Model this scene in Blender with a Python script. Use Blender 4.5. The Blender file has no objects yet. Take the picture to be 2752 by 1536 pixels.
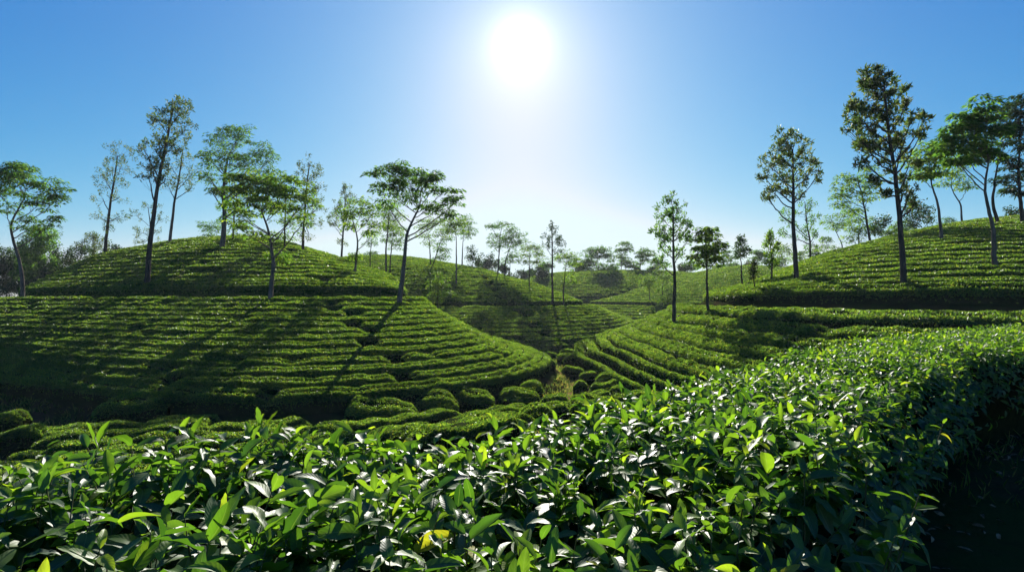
import bpy, math, random
import numpy as np
from mathutils import Vector

rng = np.random.default_rng(11)
random.seed(11)
SC = bpy.context.scene
COL = SC.collection
R_ = math.radians

# ------------------------------------------------------------------ camera
FPX, CX, CY = 1500.0, 1376.0, 768.0            # focal length and centre in photo pixels (2752 wide)
PITCH = math.atan(32 / FPX)
cam = bpy.data.cameras.new('camera')
cam.lens = 36 * FPX / 2752
cam.clip_end = 20000
cam.clip_start = 0.05
camo = bpy.data.objects.new('camera', cam)
COL.objects.link(camo)
camo.location = (0, 0, 0)                       # eye level is z = 0, the ground underfoot is 1.55 m below
camo.rotation_euler = (R_(90) + PITCH, 0, 0)
SC.camera = camo

# ------------------------------------------------------------------ sky and sun
SUN_EL, SUN_AZ = R_(24.6), math.atan(24 / FPX)
SKY_STRENGTH, SUN_STRENGTH, EXPOSURE = 0.05, 5.0, 1.15
sun_dir = Vector((math.sin(SUN_AZ) * math.cos(SUN_EL), math.cos(SUN_AZ) * math.cos(SUN_EL), math.sin(SUN_EL)))
world = bpy.data.worlds.new('World')
SC.world = world
world.use_nodes = True
wn, wl = world.node_tree.nodes, world.node_tree.links
wn.clear()
w_out = wn.new('ShaderNodeOutputWorld')
w_bg = wn.new('ShaderNodeBackground')
w_sky = wn.new('ShaderNodeTexSky')
w_sky.sky_type = 'NISHITA'
w_sky.sun_disc = False
w_sky.sun_elevation = SUN_EL
w_sky.sun_rotation = SUN_AZ
w_sky.altitude = 300
w_sky.air_density = 1.0
w_sky.dust_density = 0.25
w_sky.ozone_density = 5.0
w_bg.inputs['Strength'].default_value = SKY_STRENGTH
# aureole of the visible sun: a bright core and two wider skirts round the sun's direction
w_geo = wn.new('ShaderNodeTexCoord')
w_dot = wn.new('ShaderNodeVectorMath'); w_dot.operation = 'DOT_PRODUCT'
w_dot.inputs[1].default_value = sun_dir
wl.new(w_geo.outputs['Generated'], w_dot.inputs[0])
w_ac = wn.new('ShaderNodeMath'); w_ac.operation = 'ARCCOSINE'; w_ac.use_clamp = False
wl.new(w_dot.outputs['Value'], w_ac.inputs[0])
def gauss_term(width, amp, power=2.0):
    a = wn.new('ShaderNodeMath'); a.operation = 'DIVIDE'; a.inputs[1].default_value = width
    wl.new(w_ac.outputs[0], a.inputs[0])
    b = wn.new('ShaderNodeMath'); b.operation = 'POWER'; b.inputs[1].default_value = power
    wl.new(a.outputs[0], b.inputs[0])
    c = wn.new('ShaderNodeMath'); c.operation = 'MULTIPLY'; c.inputs[1].default_value = -1
    wl.new(b.outputs[0], c.inputs[0])
    d = wn.new('ShaderNodeMath'); d.operation = 'EXPONENT'
    wl.new(c.outputs[0], d.inputs[0])
    e = wn.new('ShaderNodeMath'); e.operation = 'MULTIPLY'; e.inputs[1].default_value = amp
    wl.new(d.outputs[0], e.inputs[0])
    return e
g1, g2, g3 = gauss_term(0.048, 6.5, 1.0), gauss_term(0.036, 4.0, 2.0), gauss_term(0.38, 2.2, 1.4)
w_add = wn.new('ShaderNodeMath'); w_add.operation = 'ADD'
wl.new(g1.outputs[0], w_add.inputs[0]); wl.new(g2.outputs[0], w_add.inputs[1])
w_add2 = wn.new('ShaderNodeMath'); w_add2.operation = 'ADD'
wl.new(w_add.outputs[0], w_add2.inputs[0]); wl.new(g3.outputs[0], w_add2.inputs[1])
w_col = wn.new('ShaderNodeVectorMath'); w_col.operation = 'SCALE'
w_col.inputs[0].default_value = (1.0, 0.99, 0.96)
wl.new(w_add2.outputs[0], w_col.inputs['Scale'])
# the photograph's film curve: deeper blue overhead, paler towards the horizon
w_sep = wn.new('ShaderNodeSeparateColor'); w_tint = wn.new('ShaderNodeCombineColor')
wl.new(w_sky.outputs[0], w_sep.inputs[0])
for i, (g, a) in enumerate(((2.4, 0.098), (1.1, 0.70), (0.42, 2.85))):
    pw = wn.new('ShaderNodeMath'); pw.operation = 'POWER'; pw.inputs[1].default_value = g
    ml = wn.new('ShaderNodeMath'); ml.operation = 'MULTIPLY'; ml.inputs[1].default_value = a
    mn = wn.new('ShaderNodeMath'); mn.operation = 'MINIMUM'; mn.inputs[1].default_value = (6.0, 7.4, 8.5)[i]
    wl.new(w_sep.outputs[i], pw.inputs[0]); wl.new(pw.outputs[0], ml.inputs[0]); wl.new(ml.outputs[0], mn.inputs[0]); wl.new(mn.outputs[0], w_tint.inputs[i])
w_sum = wn.new('ShaderNodeVectorMath'); w_sum.operation = 'ADD'
wl.new(w_tint.outputs[0], w_sum.inputs[0]); wl.new(w_col.outputs[0], w_sum.inputs[1])
wl.new(w_sum.outputs[0], w_bg.inputs['Color'])
wl.new(w_bg.outputs[0], w_out.inputs['Surface'])

sun = bpy.data.lights.new('sun', 'SUN')
sun.energy = SUN_STRENGTH
sun.angle = R_(0.5)
sun.color = (1.0, 0.95, 0.86)
suno = bpy.data.objects.new('sun', sun)
COL.objects.link(suno)
suno.rotation_euler = sun_dir.to_track_quat('Z', 'Y').to_euler()
suno.location = (0, 60, 60)
SC.view_settings.view_transform = 'Standard'
SC.view_settings.look = 'None'
SC.view_settings.gamma = 1
SC.view_settings.exposure = EXPOSURE
SC.view_settings.use_curve_mapping = False
SC.cycles.use_denoising = True
SC.cycles.max_bounces = 8
SC.cycles.diffuse_bounces = 3
SC.cycles.glossy_bounces = 2
SC.cycles.transmission_bounces = 5
SC.cycles.transparent_max_bounces = 6
SC.cycles.volume_bounces = 0

# ------------------------------------------------------------------ helpers
def ray(px, py):
    x, u = (px - CX) / FPX, (CY - py) / FPX
    c, s = math.cos(PITCH), math.sin(PITCH)
    return np.array([x, c - s * u, s + c * u])

def at(px, py, depth):                           # a photo pixel at a depth along the view becomes a point in metres
    d = ray(px, py)
    return d * (depth / d[1])

def plan(px, depth):                             # ground plan position of a bearing and a depth
    return np.array([(px - CX) / FPX * depth, depth])

def nrm(v):
    return v / np.maximum(np.linalg.norm(v, axis=-1, keepdims=True), 1e-9)

def mesh_obj(name, V, F, mat=None, parent=None, smooth=False, uv=None, attr=None):
    """V (n,3); F an (m,k) array or a list of such arrays: one mesh object."""
    me = bpy.data.meshes.new(name)
    Fs = F if isinstance(F, list) else [F]
    Fs = [np.asarray(f, np.int32) for f in Fs if len(f)]
    V = np.asarray(V, np.float32)
    me.vertices.add(len(V))
    me.vertices.foreach_set('co', V.ravel())
    loops = np.concatenate([f.ravel() for f in Fs])
    sizes = np.concatenate([np.full(len(f), f.shape[1], np.int32) for f in Fs])
    starts = np.concatenate([[0], np.cumsum(sizes)[:-1]]).astype(np.int32)
    me.loops.add(len(loops))
    me.loops.foreach_set('vertex_index', loops)
    me.polygons.add(len(sizes))
    me.polygons.foreach_set('loop_start', starts)
    if smooth:
        me.polygons.foreach_set('use_smooth', np.ones(len(sizes), bool))
    if uv is not None:
        lay = me.uv_layers.new(name='UVMap')
        lay.data.foreach_set('uv', np.asarray(uv, np.float32)[loops].ravel())
    if attr:
        for k, a in attr.items():
            at_ = me.attributes.new(k, 'FLOAT', 'POINT')
            at_.data.foreach_set('value', np.asarray(a, np.float32))
    me.update(calc_edges=True)
    if mat is not None:
        me.materials.append(mat)
    o = bpy.data.objects.new(name, me)
    COL.objects.link(o)
    if parent is not None:
        o.parent = parent
        if parent.type == 'EMPTY' or parent.location.length > 0:
            o.matrix_parent_inverse = parent.matrix_basis.inverted()
    return o

def tag(o, label=None, cat=None, group=None, kind=None):
    if label: o['label'] = label
    if cat: o['category'] = cat
    if group: o['group'] = group
    if kind: o['kind'] = kind
    return o

def empty(name, loc):
    o = bpy.data.objects.new(name, None)
    o.empty_display_size = 0.2
    COL.objects.link(o)
    o.location = loc
    return o

class MB:                                        # collects tubes and sheets into one mesh
    def __init__(self):
        self.V, self.F, self.n = [], {}, 0
    def add(self, V, F):
        F = np.asarray(F)
        self.V.append(np.asarray(V, float)); self.F.setdefault(F.shape[1], []).append(F + self.n); self.n += len(V)
    def tube(self, pts, rad, sides=7, cap=True):
        pts = np.asarray(pts, float); rad = np.asarray(rad, float); n = len(pts)
        t = nrm(np.gradient(pts, axis=0))
        ref = np.array([0.31, 0.95, 0.05]); 
        a = nrm(np.cross(t, ref)); b = np.cross(t, a)
        ph = np.arange(sides) / sides * 2 * np.pi
        V = pts[:, None] + rad[:, None, None] * (np.cos(ph)[None, :, None] * a[:, None] + np.sin(ph)[None, :, None] * b[:, None])
        i = np.arange(n - 1)[:, None] * sides; j = np.arange(sides)[None]; j2 = (j + 1) % sides
        F = np.stack([i + j, i + j2, i + sides + j2, i + sides + j], -1).reshape(-1, 4)
        self.add(V.reshape(-1, 3), F)
    def build(self, name, mat, parent=None, smooth=True):
        return mesh_obj(name, np.concatenate(self.V), [np.concatenate(f) for f in self.F.values()], mat, parent, smooth)

def cards(P, d, n, L, W, fold=0.25, droop=0.0, pos=0.45):
    """N leaf blades, each two triangles folded along the midrib."""
    d = nrm(d); side = nrm(np.cross(d, n)); up = np.cross(side, d)
    L = np.broadcast_to(L, (len(P),))[:, None]; W = np.broadcast_to(W, (len(P),))[:, None]
    m = P + d * L * pos + up * W * fold
    V = np.stack([P, m + side * W / 2, P + d * L - up * droop * L, m - side * W / 2], 1).reshape(-1, 3)
    k = np.arange(len(P))[:, None] * 4
    F = np.concatenate([k + np.array([[0, 2, 1]]), k + np.array([[0, 3, 2]])], 1).reshape(-1, 3)
    return V, F

def wob(x, y, f, seed=0):                        # cheap smooth plan noise, about -1..1
    r = np.random.default_rng(seed)
    o = 0
    for k in range(4):
        a = r.uniform(0, 6.28, 2); th = r.uniform(0, 6.28)
        ff = f * r.uniform(0.6, 1.6)
        o = o + np.sin(ff * (x * math.cos(th) + y * math.sin(th)) + a[0])
    return o / 2.4

# ------------------------------------------------------------------ materials
def new_mat(name):
    m = bpy.data.materials.new(name); m.use_nodes = True
    n = m.node_tree.nodes; l = m.node_tree.links; n.clear()
    return m, n, l, n.new('ShaderNodeOutputMaterial')

def leaf_mat(name, cols, trans, rough=0.42, spec=0.4, tmix=0.4):
    m, n, l, out = new_mat(name)
    g = n.new('ShaderNodeNewGeometry')
    ramp = n.new('ShaderNodeValToRGB')
    el = ramp.color_ramp.elements
    while len(el) < len(cols): el.new(0.5)
    for e, (p, c) in zip(el, cols):
        e.position = p; e.color = (*c, 1)
    l.new(g.outputs['Random Per Island'], ramp.inputs[0])
    tc = n.new('ShaderNodeTexCoord')
    noi = n.new('ShaderNodeTexNoise'); noi.inputs['Scale'].default_value = 0.9; noi.inputs['Detail'].default_value = 3
    l.new(tc.outputs['Object'], noi.inputs['Vector'])
    mr = n.new('ShaderNodeMapRange'); mr.inputs[1].default_value = 0.3; mr.inputs[2].default_value = 0.7
    mr.inputs[3].default_value = 0.7; mr.inputs[4].default_value = 1.35
    l.new(noi.outputs[0], mr.inputs[0])
    mul = n.new('ShaderNodeVectorMath'); mul.operation = 'SCALE'
    l.new(ramp.outputs[0], mul.inputs[0]); l.new(mr.outputs[0], mul.inputs['Scale'])
    p = n.new('ShaderNodeBsdfPrincipled')
    l.new(mul.outputs[0], p.inputs['Base Color'])
    p.inputs['Roughness'].default_value = rough
    p.inputs['Specular IOR Level'].default_value = spec
    t = n.new('ShaderNodeBsdfTranslucent')
    tm = n.new('ShaderNodeVectorMath'); tm.operation = 'MULTIPLY'
    tm.inputs[1].default_value = trans
    l.new(mul.outputs[0], tm.inputs[0]); l.new(tm.outputs[0], t.inputs['Color'])
    mx = n.new('ShaderNodeMixShader'); mx.inputs[0].default_value = tmix
    l.new(p.outputs[0], mx.inputs[1]); l.new(t.outputs[0], mx.inputs[2])
    l.new(mx.outputs[0], out.inputs[0])
    return m

M_ROW = leaf_mat('tea leaf', [(0.0, (0.025, 0.058, 0.010)), (0.45, (0.052, 0.108, 0.014)), (0.85, (0.098, 0.165, 0.019)), (1.0, (0.16, 0.18, 0.028))],
                 (3.0, 2.8, 1.5), 0.47, 0.4, 0.42)
M_ALBIZIA = leaf_mat('feathery leaf', [(0.0, (0.020, 0.058, 0.014)), (0.5, (0.040, 0.094, 0.017)), (1.0, (0.080, 0.135, 0.022))], (3.2, 3.2, 1.7), 0.55, 0.15, 0.5)
M_LIGHT = leaf_mat('sunlit feathery leaf', [(0.0, (0.034, 0.085, 0.013)), (0.5, (0.060, 0.125, 0.016)), (1.0, (0.12, 0.165, 0.022))], (3.2, 3.1, 1.5), 0.55, 0.15, 0.5)  # lit copy of the feathery leaf: sunlit brightness put into its colour
M_OAK = leaf_mat('silver oak leaf', [(0.0, (0.018, 0.042, 0.013)), (0.6, (0.036, 0.066, 0.018)), (1.0, (0.085, 0.095, 0.026))], (3.0, 2.8, 1.6), 0.55, 0.15, 0.5)
M_DARK = leaf_mat('dense dark leaf', [(0.0, (0.014, 0.036, 0.010)), (0.6, (0.028, 0.060, 0.014)), (1.0, (0.055, 0.085, 0.020))], (2.2, 2.4, 1.5), 0.5, 0.25, 0.3)

def noise_mat(name, c1, c2, scale, rough=0.9, bump=0.3, stretch=(1, 1, 1), c3=None, s3=0.15):
    m, n, l, out = new_mat(name)
    tc = n.new('ShaderNodeTexCoord'); mp = n.new('ShaderNodeMapping'); mp.inputs['Scale'].default_value = stretch
    l.new(tc.outputs['Object'], mp.inputs[0])
    no = n.new('ShaderNodeTexNoise'); no.inputs['Scale'].default_value = scale; no.inputs['Detail'].default_value = 8; no.inputs['Roughness'].default_value = 0.65
    l.new(mp.outputs[0], no.inputs['Vector'])
    rp = n.new('ShaderNodeValToRGB'); rp.color_ramp.elements[0].position = 0.35; rp.color_ramp.elements[1].position = 0.65
    rp.color_ramp.elements[0].color = (*c1, 1); rp.color_ramp.elements[1].color = (*c2, 1)
    l.new(no.outputs[0], rp.inputs[0])
    p = n.new('ShaderNodeBsdfPrincipled'); p.inputs['Roughness'].default_value = rough; p.inputs['Specular IOR Level'].default_value = 0.0 if rough > 0.8 else 0.2
    src = rp.outputs[0]
    if c3 is not None:
        n3 = n.new('ShaderNodeTexNoise'); n3.inputs['Roughness'].default_value = 0.7; n3.inputs['Scale'].default_value = s3; n3.inputs['Detail'].default_value = 5
        l.new(tc.outputs['Object'], n3.inputs['Vector'])
        r3 = n.new('ShaderNodeMapRange'); r3.inputs[1].default_value = 0.42; r3.inputs[2].default_value = 0.60
        l.new(n3.outputs[0], r3.inputs[0])
        mx = n.new('ShaderNodeMix'); mx.data_type = 'RGBA'
        l.new(r3.outputs[0], mx.inputs[0]); l.new(src, mx.inputs[6]); mx.inputs[7].default_value = (*c3, 1)
        src = mx.outputs[2]
    l.new(src, p.inputs['Base Color'])
    b = n.new('ShaderNodeBump'); b.inputs['Strength'].default_value = bump; b.inputs['Distance'].default_value = 0.05
    l.new(no.outputs[0], b.inputs['Height']); l.new(b.outputs[0], p.inputs['Normal'])
    l.new(p.outputs[0], out.inputs[0])
    return m

M_SOIL = noise_mat('hill soil', (0.016, 0.014, 0.007), (0.036, 0.030, 0.013), 3.0, c3=(0.022, 0.040, 0.008), s3=0.9)
M_GROUND = noise_mat('valley ground', (0.024, 0.017, 0.009), (0.070, 0.046, 0.024), 3.5, bump=0.8, c3=(0.030, 0.046, 0.011), s3=0.6)
M_PATH = noise_mat('trodden red earth', (0.13, 0.075, 0.035), (0.24, 0.15, 0.075), 4.0, c3=(0.10, 0.12, 0.03), s3=1.2)
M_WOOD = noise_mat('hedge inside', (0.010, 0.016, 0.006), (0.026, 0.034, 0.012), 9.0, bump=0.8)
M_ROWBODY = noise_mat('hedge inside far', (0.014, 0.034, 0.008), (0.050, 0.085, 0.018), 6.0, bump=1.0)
M_BARK = noise_mat('pale bark', (0.085, 0.068, 0.052), (0.20, 0.165, 0.13), 3.0, bump=0.6, stretch=(3, 3, 0.6))
M_BARKD = noise_mat('dark bark', (0.040, 0.033, 0.026), (0.10, 0.082, 0.066), 3.0, bump=0.6, stretch=(3, 3, 0.6))
M_STEM = noise_mat('tea stem', (0.06, 0.05, 0.025), (0.10, 0.12, 0.035), 20.0, rough=0.6, bump=0.2)
M_DRY = noise_mat('dry leaf', (0.14, 0.075, 0.03), (0.34, 0.22, 0.11), 14.0, rough=0.7, bump=0.2)

# ------------------------------------------------------------------ the lie of the land
NA = 360
def ring_radius(c, pts):
    q = np.array([plan(*p) for p in pts]) - c
    th = np.degrees(np.arctan2(q[:, 1], q[:, 0])) % 360
    r = np.hypot(q[:, 0], q[:, 1])
    o = np.argsort(th)
    R = np.interp(np.arange(NA), th[o], r[o], period=360)
    k = np.exp(-0.5 * (np.arange(-20, 21) / 4.5) ** 2); k /= k.sum()
    return np.convolve(np.r_[R[-20:], R, R[:20]], k, 'valid')

class Hill:
    def __init__(self, c, ztop, rings, seed):
        self.c = plan(*c)
        Rs, zs, bench = [np.zeros(NA)], [ztop], None
        for r in rings:
            R = ring_radius(self.c, r[1])
            if len(r) > 2:                        # a bench: a level path about 1.6 m wide
                bench = R
                Rs += [R - 1.0, R - 0.65, R + 0.75]; zs += [r[0] + r[2], r[0] - 0.08, r[0] - 0.18]
            else:
                Rs.append(R); zs.append(r[0])
        for k in range(1, len(Rs)):
            Rs[k] = np.maximum(Rs[k], Rs[k - 1] + 0.4)
        self.base_R, self.base_z = Rs[-1], zs[-1]
        Rs.append(Rs[-1] + 5); zs.append(zs[-1] - 3.0)
        Rs, zs = np.array(Rs), np.array(zs)
        u = np.arange(len(zs)); ud = np.linspace(0, len(zs) - 1, (len(zs) - 1) * 16 + 1)
        RD = np.stack([np.interp(ud, u, Rs[:, i]) for i in range(NA)], 1)
        zD = np.interp(ud, u, zs)
        k = np.exp(-0.5 * (np.arange(-9, 10) / 2.6) ** 2); k /= k.sum()
        RD = np.apply_along_axis(lambda v: np.convolve(np.r_[2 * v[0] - v[9:0:-1], v, 2 * v[-1] - v[-2:-11:-1]], k, 'valid'), 0, RD)
        zp = np.convolve(np.r_[zD[9:0:-1], zD, 2 * zD[-1] - zD[-2:-11:-1]], k, 'valid')
        RD[0] = 0
        self.RD, self.zD, self.bench, self.seed = np.maximum.accumulate(RD, 0), zp, bench, seed
    def height(self, x, y):
        qx, qy = x - self.c[0], y - self.c[1]
        r = np.hypot(qx, qy); th = np.degrees(np.arctan2(qy, qx)) % 360
        i0 = np.floor(th).astype(int) % NA; f = th - np.floor(th); i1 = (i0 + 1) % NA
        out = np.full(r.shape, -50.0)
        lim = (self.RD[-1][i0] * (1 - f) + self.RD[-1][i1] * f)
        idx = np.nonzero(r < lim)[0]
        for a in range(0, len(idx), 20000):
            j = idx[a:a + 20000]
            C = self.RD[:, i0[j]] * (1 - f[j]) + self.RD[:, i1[j]] * f[j]
            k = np.clip((C <= r[j]).sum(0), 1, len(C) - 1)
            lo, hi = C[k - 1, np.arange(len(j))], C[k, np.arange(len(j))]
            t = np.clip((r[j] - lo) / np.maximum(hi - lo, 1e-6), 0, 1)
            out[j] = self.zD[k - 1] * (1 - t) + self.zD[k] * t
        return out

HL = Hill((640, 52), 5.2, [
    (4.5, [(455, 52), (560, 48), (640, 46.5), (710, 47.5), (778, 52), (720, 58), (640, 60), (540, 58)]),
    (3.1, [(268, 50), (400, 44), (640, 41), (800, 42.5), (878, 48), (780, 60), (640, 65), (450, 62), (330, 57)]),
    (1.35, [(150, 45), (300, 39.5), (640, 35.6), (900, 36), (992, 41), (900, 58), (640, 70), (420, 64), (235, 54)]),
    (-.3, [(15, 40), (200, 34.5), (500, 31.5), (800, 30.2), (1000, 30.2), (1108, 32.5), (1020, 46), (900, 64), (640, 75), (350, 66), (150, 54), (55, 46)], .4),
    (-1.2, [(-300, 42), (0, 33), (300, 29.5), (640, 27.3), (1000, 27.3), (1110, 29), (1168, 32), (1050, 46), (880, 68), (300, 79), (-200, 70)]),
    (-2.0, [(-400, 37), (0, 29.5), (300, 26), (700, 23.8), (1000, 24.3), (1170, 26.3), (1248, 29), (1100, 44), (880, 72), (200, 83), (-300, 72)]),
    (-2.9, [(-500, 33), (0, 26), (300, 22.3), (700, 20.2), (1000, 20.8), (1240, 23.5), (1350, 27.5), (1180, 42), (900, 75), (200, 87), (-400, 74)]),
    (-3.8, [(-600, 29), (0, 24), (250, 19.8), (500, 17.3), (800, 16.6), (1100, 18.5), (1390, 22.3), (1530, 26), (1340, 42), (950, 78), (200, 91), (-500, 76)]),
], 1)
HM = Hill((1040, 82), 5.8, [
    (5.0, [(880, 84), (1000, 76), (1100, 77), (1155, 82), (1100, 92), (950, 94)]),
    (3.2, [(800, 80), (950, 69), (1120, 67), (1250, 70), (1308, 75), (1220, 90), (1000, 104), (820, 98)]),
    (1.0, [(760, 70), (950, 62), (1150, 60), (1350, 61), (1447, 65), (1340, 84), (1150, 108), (850, 108)]),
    (-1.1, [(700, 62), (950, 55.5), (1180, 53.5), (1400, 53), (1520, 54), (1580, 57), (1450, 80), (1250, 112), (800, 112)], .2),
    (-2.5, [(700, 56), (950, 50.5), (1180, 48), (1400, 47.3), (1560, 50), (1648, 58), (1540, 84), (1280, 118), (800, 116)]),
    (-4.1, [(700, 52), (950, 46), (1180, 43), (1400, 41.8), (1500, 42.5), (1600, 47.5), (1700, 57), (1742, 66), (1640, 95), (1380, 125), (800, 122)]),
], 2)
HR = Hill((2950, 41), 5.2, [
    (4.7, [(2560, 39), (2700, 35.5), (2950, 34), (3300, 38), (3200, 50), (2800, 50), (2600, 46)]),
    (3.7, [(2430, 36), (2550, 32), (2752, 30.5), (3100, 30), (3700, 38), (3300, 58), (2700, 58), (2480, 46)]),
    (2.3, [(2235, 34.5), (2350, 29.5), (2600, 26.5), (2900, 25.5), (3400, 26), (4000, 38), (3400, 66), (2600, 64), (2300, 48)]),
    (.8, [(2085, 33), (2200, 27), (2400, 23.5), (2600, 22), (2900, 21), (3600, 22), (4300, 38), (3500, 75), (2500, 70), (2160, 48)]),
    (-.65, [(1900, 31), (1990, 27), (2150, 23), (2350, 20), (2550, 18.6), (2752, 17.5), (3100, 16.5), (4100, 19), (4700, 38), (3500, 85), (2400, 78), (2070, 54)], .45),
    (-1.5, [(1805, 32), (1880, 26.5), (2000, 21.5), (2181, 16.5), (2400, 14.3), (2752, 13), (3400, 12), (5000, 16), (5000, 38), (3600, 92), (2300, 84), (1985, 55)]),
    (-2.2, [(1730, 32.5), (1800, 26), (1880, 22), (2012, 17.5), (2200, 14), (2600, 11.5), (3400, 10), (5600, 13), (5200, 38), (3600, 95), (2200, 88), (1925, 56)]),
    (-3.0, [(1655, 33), (1720, 27), (1790, 22), (1843, 19), (2000, 15.5), (2400, 11), (3400, 8), (6500, 11), (5400, 38), (3600, 98), (2150, 90), (1860, 58)]),
    (-3.9, [(1545, 34), (1600, 28.5), (1680, 23.5), (1760, 20), (1950, 14.5), (2400, 9.5), (3400, 6.5), (7500, 9), (5600, 38), (3600, 102), (2100, 92), (1800, 60)]),
], 3)
HF = Hill((1660, 128), 5.7, [
    (4.9, [(1470, 124), (1560, 115), (1660, 113), (1800, 115), (1880, 124), (1800, 140), (1500, 140)]),
    (2.5, [(1390, 118), (1500, 106), (1660, 103), (1850, 106), (1990, 118), (1900, 160), (1400, 155)]),
    (0.2, [(1340, 112), (1480, 99), (1660, 95), (1900, 99), (2060, 112), (1950, 170), (1350, 165)]),
    (-1.2, [(1310, 109), (1470, 96), (1660, 91.5), (1900, 96), (2090, 110), (1980, 175), (1310, 170)], .2),
    (-4.6, [(1250, 102), (1450, 88), (1660, 83), (1950, 88), (2150, 105), (2000, 182), (1250, 178)]),
], 4)
HG = Hill((2020, 102), 5.4, [
    (4.7, [(1940, 100), (2000, 95), (2060, 96), (2090, 102), (2040, 112), (1960, 110)]),
    (2.6, [(1855, 94), (1930, 87), (2030, 85), (2140, 88), (2190, 100), (2100, 125), (1900, 120)]),
    (.4, [(1785, 88), (1870, 80), (2000, 78), (2150, 80), (2250, 95), (2150, 135), (1850, 130)]),
    (-1.4, [(1705, 82), (1790, 75.5), (1900, 73.5), (2050, 73), (2250, 77), (2330, 95), (2200, 145), (1800, 138)], .2),
    (-4.4, [(1620, 77), (1700, 68), (1800, 64.5), (1950, 63.5), (2200, 64), (2400, 85), (2200, 155), (1700, 145)]),
], 5)
HILLS = [HL, HM, HR, HF, HG]

def floor_z(x, y):
    d = -0.548 * x + 0.836 * (y - 2.4)
    near = -1.55 - 0.2 * np.clip(d, 0, 60)
    val = -4.15 - 0.018 * np.clip(y - 22, 0, 60)
    z = np.log(np.exp(6 * near) + np.exp(6 * val)) / 6
    return z + 0.05 * wob(x, y, 0.9, 3) + 0.02 * wob(x, y, 3.1, 4)

def ground(x, y, skip=None):
    x = np.atleast_1d(np.asarray(x, float)); y = np.atleast_1d(np.asarray(y, float))
    z = floor_z(x, y)
    for h in HILLS:
        if h is not skip:
            z = np.maximum(z, h.height(x, y))
    return z

def cast(px, py, lift=0.0, lo=1.5, hi=260):      # where the line of sight meets the ground raised by lift
    d = ray(px, py); d = d / d[1]
    t = np.linspace(lo, hi, 5000)
    z = ground(d[0] * t, t) + lift
    k = np.nonzero(z >= d[2] * t)[0]
    return float(t[k[0]]) if len(k) else None

# valley floor and the wide ground, one sheet out to the horizon
def axis(a, b, step, far):
    core = np.arange(a, b + step, step)
    g = step * 1.35 ** np.arange(1, 40)
    up = b + np.cumsum(g); dn = a - np.cumsum(g)
    return np.r_[dn[dn > -far][::-1], core, up[up < far]]
gx, gy = axis(-26, 26, 0.4, 6000), axis(-4, 46, 0.4, 6000)
XX, YY = np.meshgrid(gx, gy)
zz = floor_z(XX.ravel(), YY.ravel())
n1, n0 = XX.shape
ii = (np.arange(n1 - 1)[:, None] * n0 + np.arange(n0 - 1)[None]).ravel()
tag(mesh_obj('ground', np.stack([XX.ravel(), YY.ravel(), zz], 1), np.stack([ii, ii + 1, ii + n0 + 1, ii + n0], 1), M_GROUND, smooth=True), kind='structure')
for h in HILLS:
    th = np.radians(np.arange(NA))
    RD, zD = h.RD[1:], h.zD[1:]
    X = h.c[0] + RD * np.cos(th); Y = h.c[1] + RD * np.sin(th)
    Z = np.broadcast_to(zD[:, None], X.shape) + 0.03 * wob(X, Y, 2.2, 9)
    V = np.concatenate([np.stack([X, Y, Z], -1).reshape(-1, 3), [[h.c[0], h.c[1], h.zD[0]]]])
    nr = len(RD); i = np.arange(nr - 1)[:, None] * NA; j = np.arange(NA)[None]; j2 = (j + 1) % NA
    Q = np.stack([i + j, i + NA + j, i + NA + j2, i + j2], -1).reshape(-1, 4)
    T = np.stack([np.full(NA, nr * NA), np.arange(NA), (np.arange(NA) + 1) % NA], 1)
    tag(mesh_obj('hill', V, [Q, T], M_SOIL, smooth=True), kind='structure')

# ------------------------------------------------------------------ tea rows
GULLY = {
    'L': [(890, 832), (922, 846), (975, 888), (1000, 927), (1045, 955), (1075, 990), (1105, 1040)],
    'Mu': [(1255, 720), (1290, 740), (1330, 778), (1378, 826)],
    'Ml': [(1396, 838), (1420, 866), (1445, 895), (1470, 925)],
}
def gully_plan(key):
    o = []
    for p in GULLY[key]:
        D = cast(*p, lift=0.35, lo=8)
        if D: o.append(at(*p, D)[:2])
    return np.array(o)

def seg_dist(P, poly):
    d = np.full(len(P), 1e9); side = np.zeros(len(P))
    for a, b in zip(poly[:-1], poly[1:]):
        v = b - a; t = np.clip(((P - a) @ v) / (v @ v), 0, 1)
        q = P - (a + t[:, None] * v); dd = np.hypot(q[:, 0], q[:, 1])
        m = dd < d
        side = np.where(m, np.sign(v[0] * q[:, 1] - v[1] * q[:, 0]), side); d = np.minimum(d, dd)
    return d, side

def resample(P, step):
    s = np.r_[0, np.cumsum(np.hypot(*np.diff(P[:, :2], axis=0).T))]
    n = max(4, int(s[-1] / step))
    t = np.linspace(0, s[-1], n)
    return np.stack([np.interp(t, s, P[:, k]) for k in range(P.shape[1])], 1), t

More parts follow.
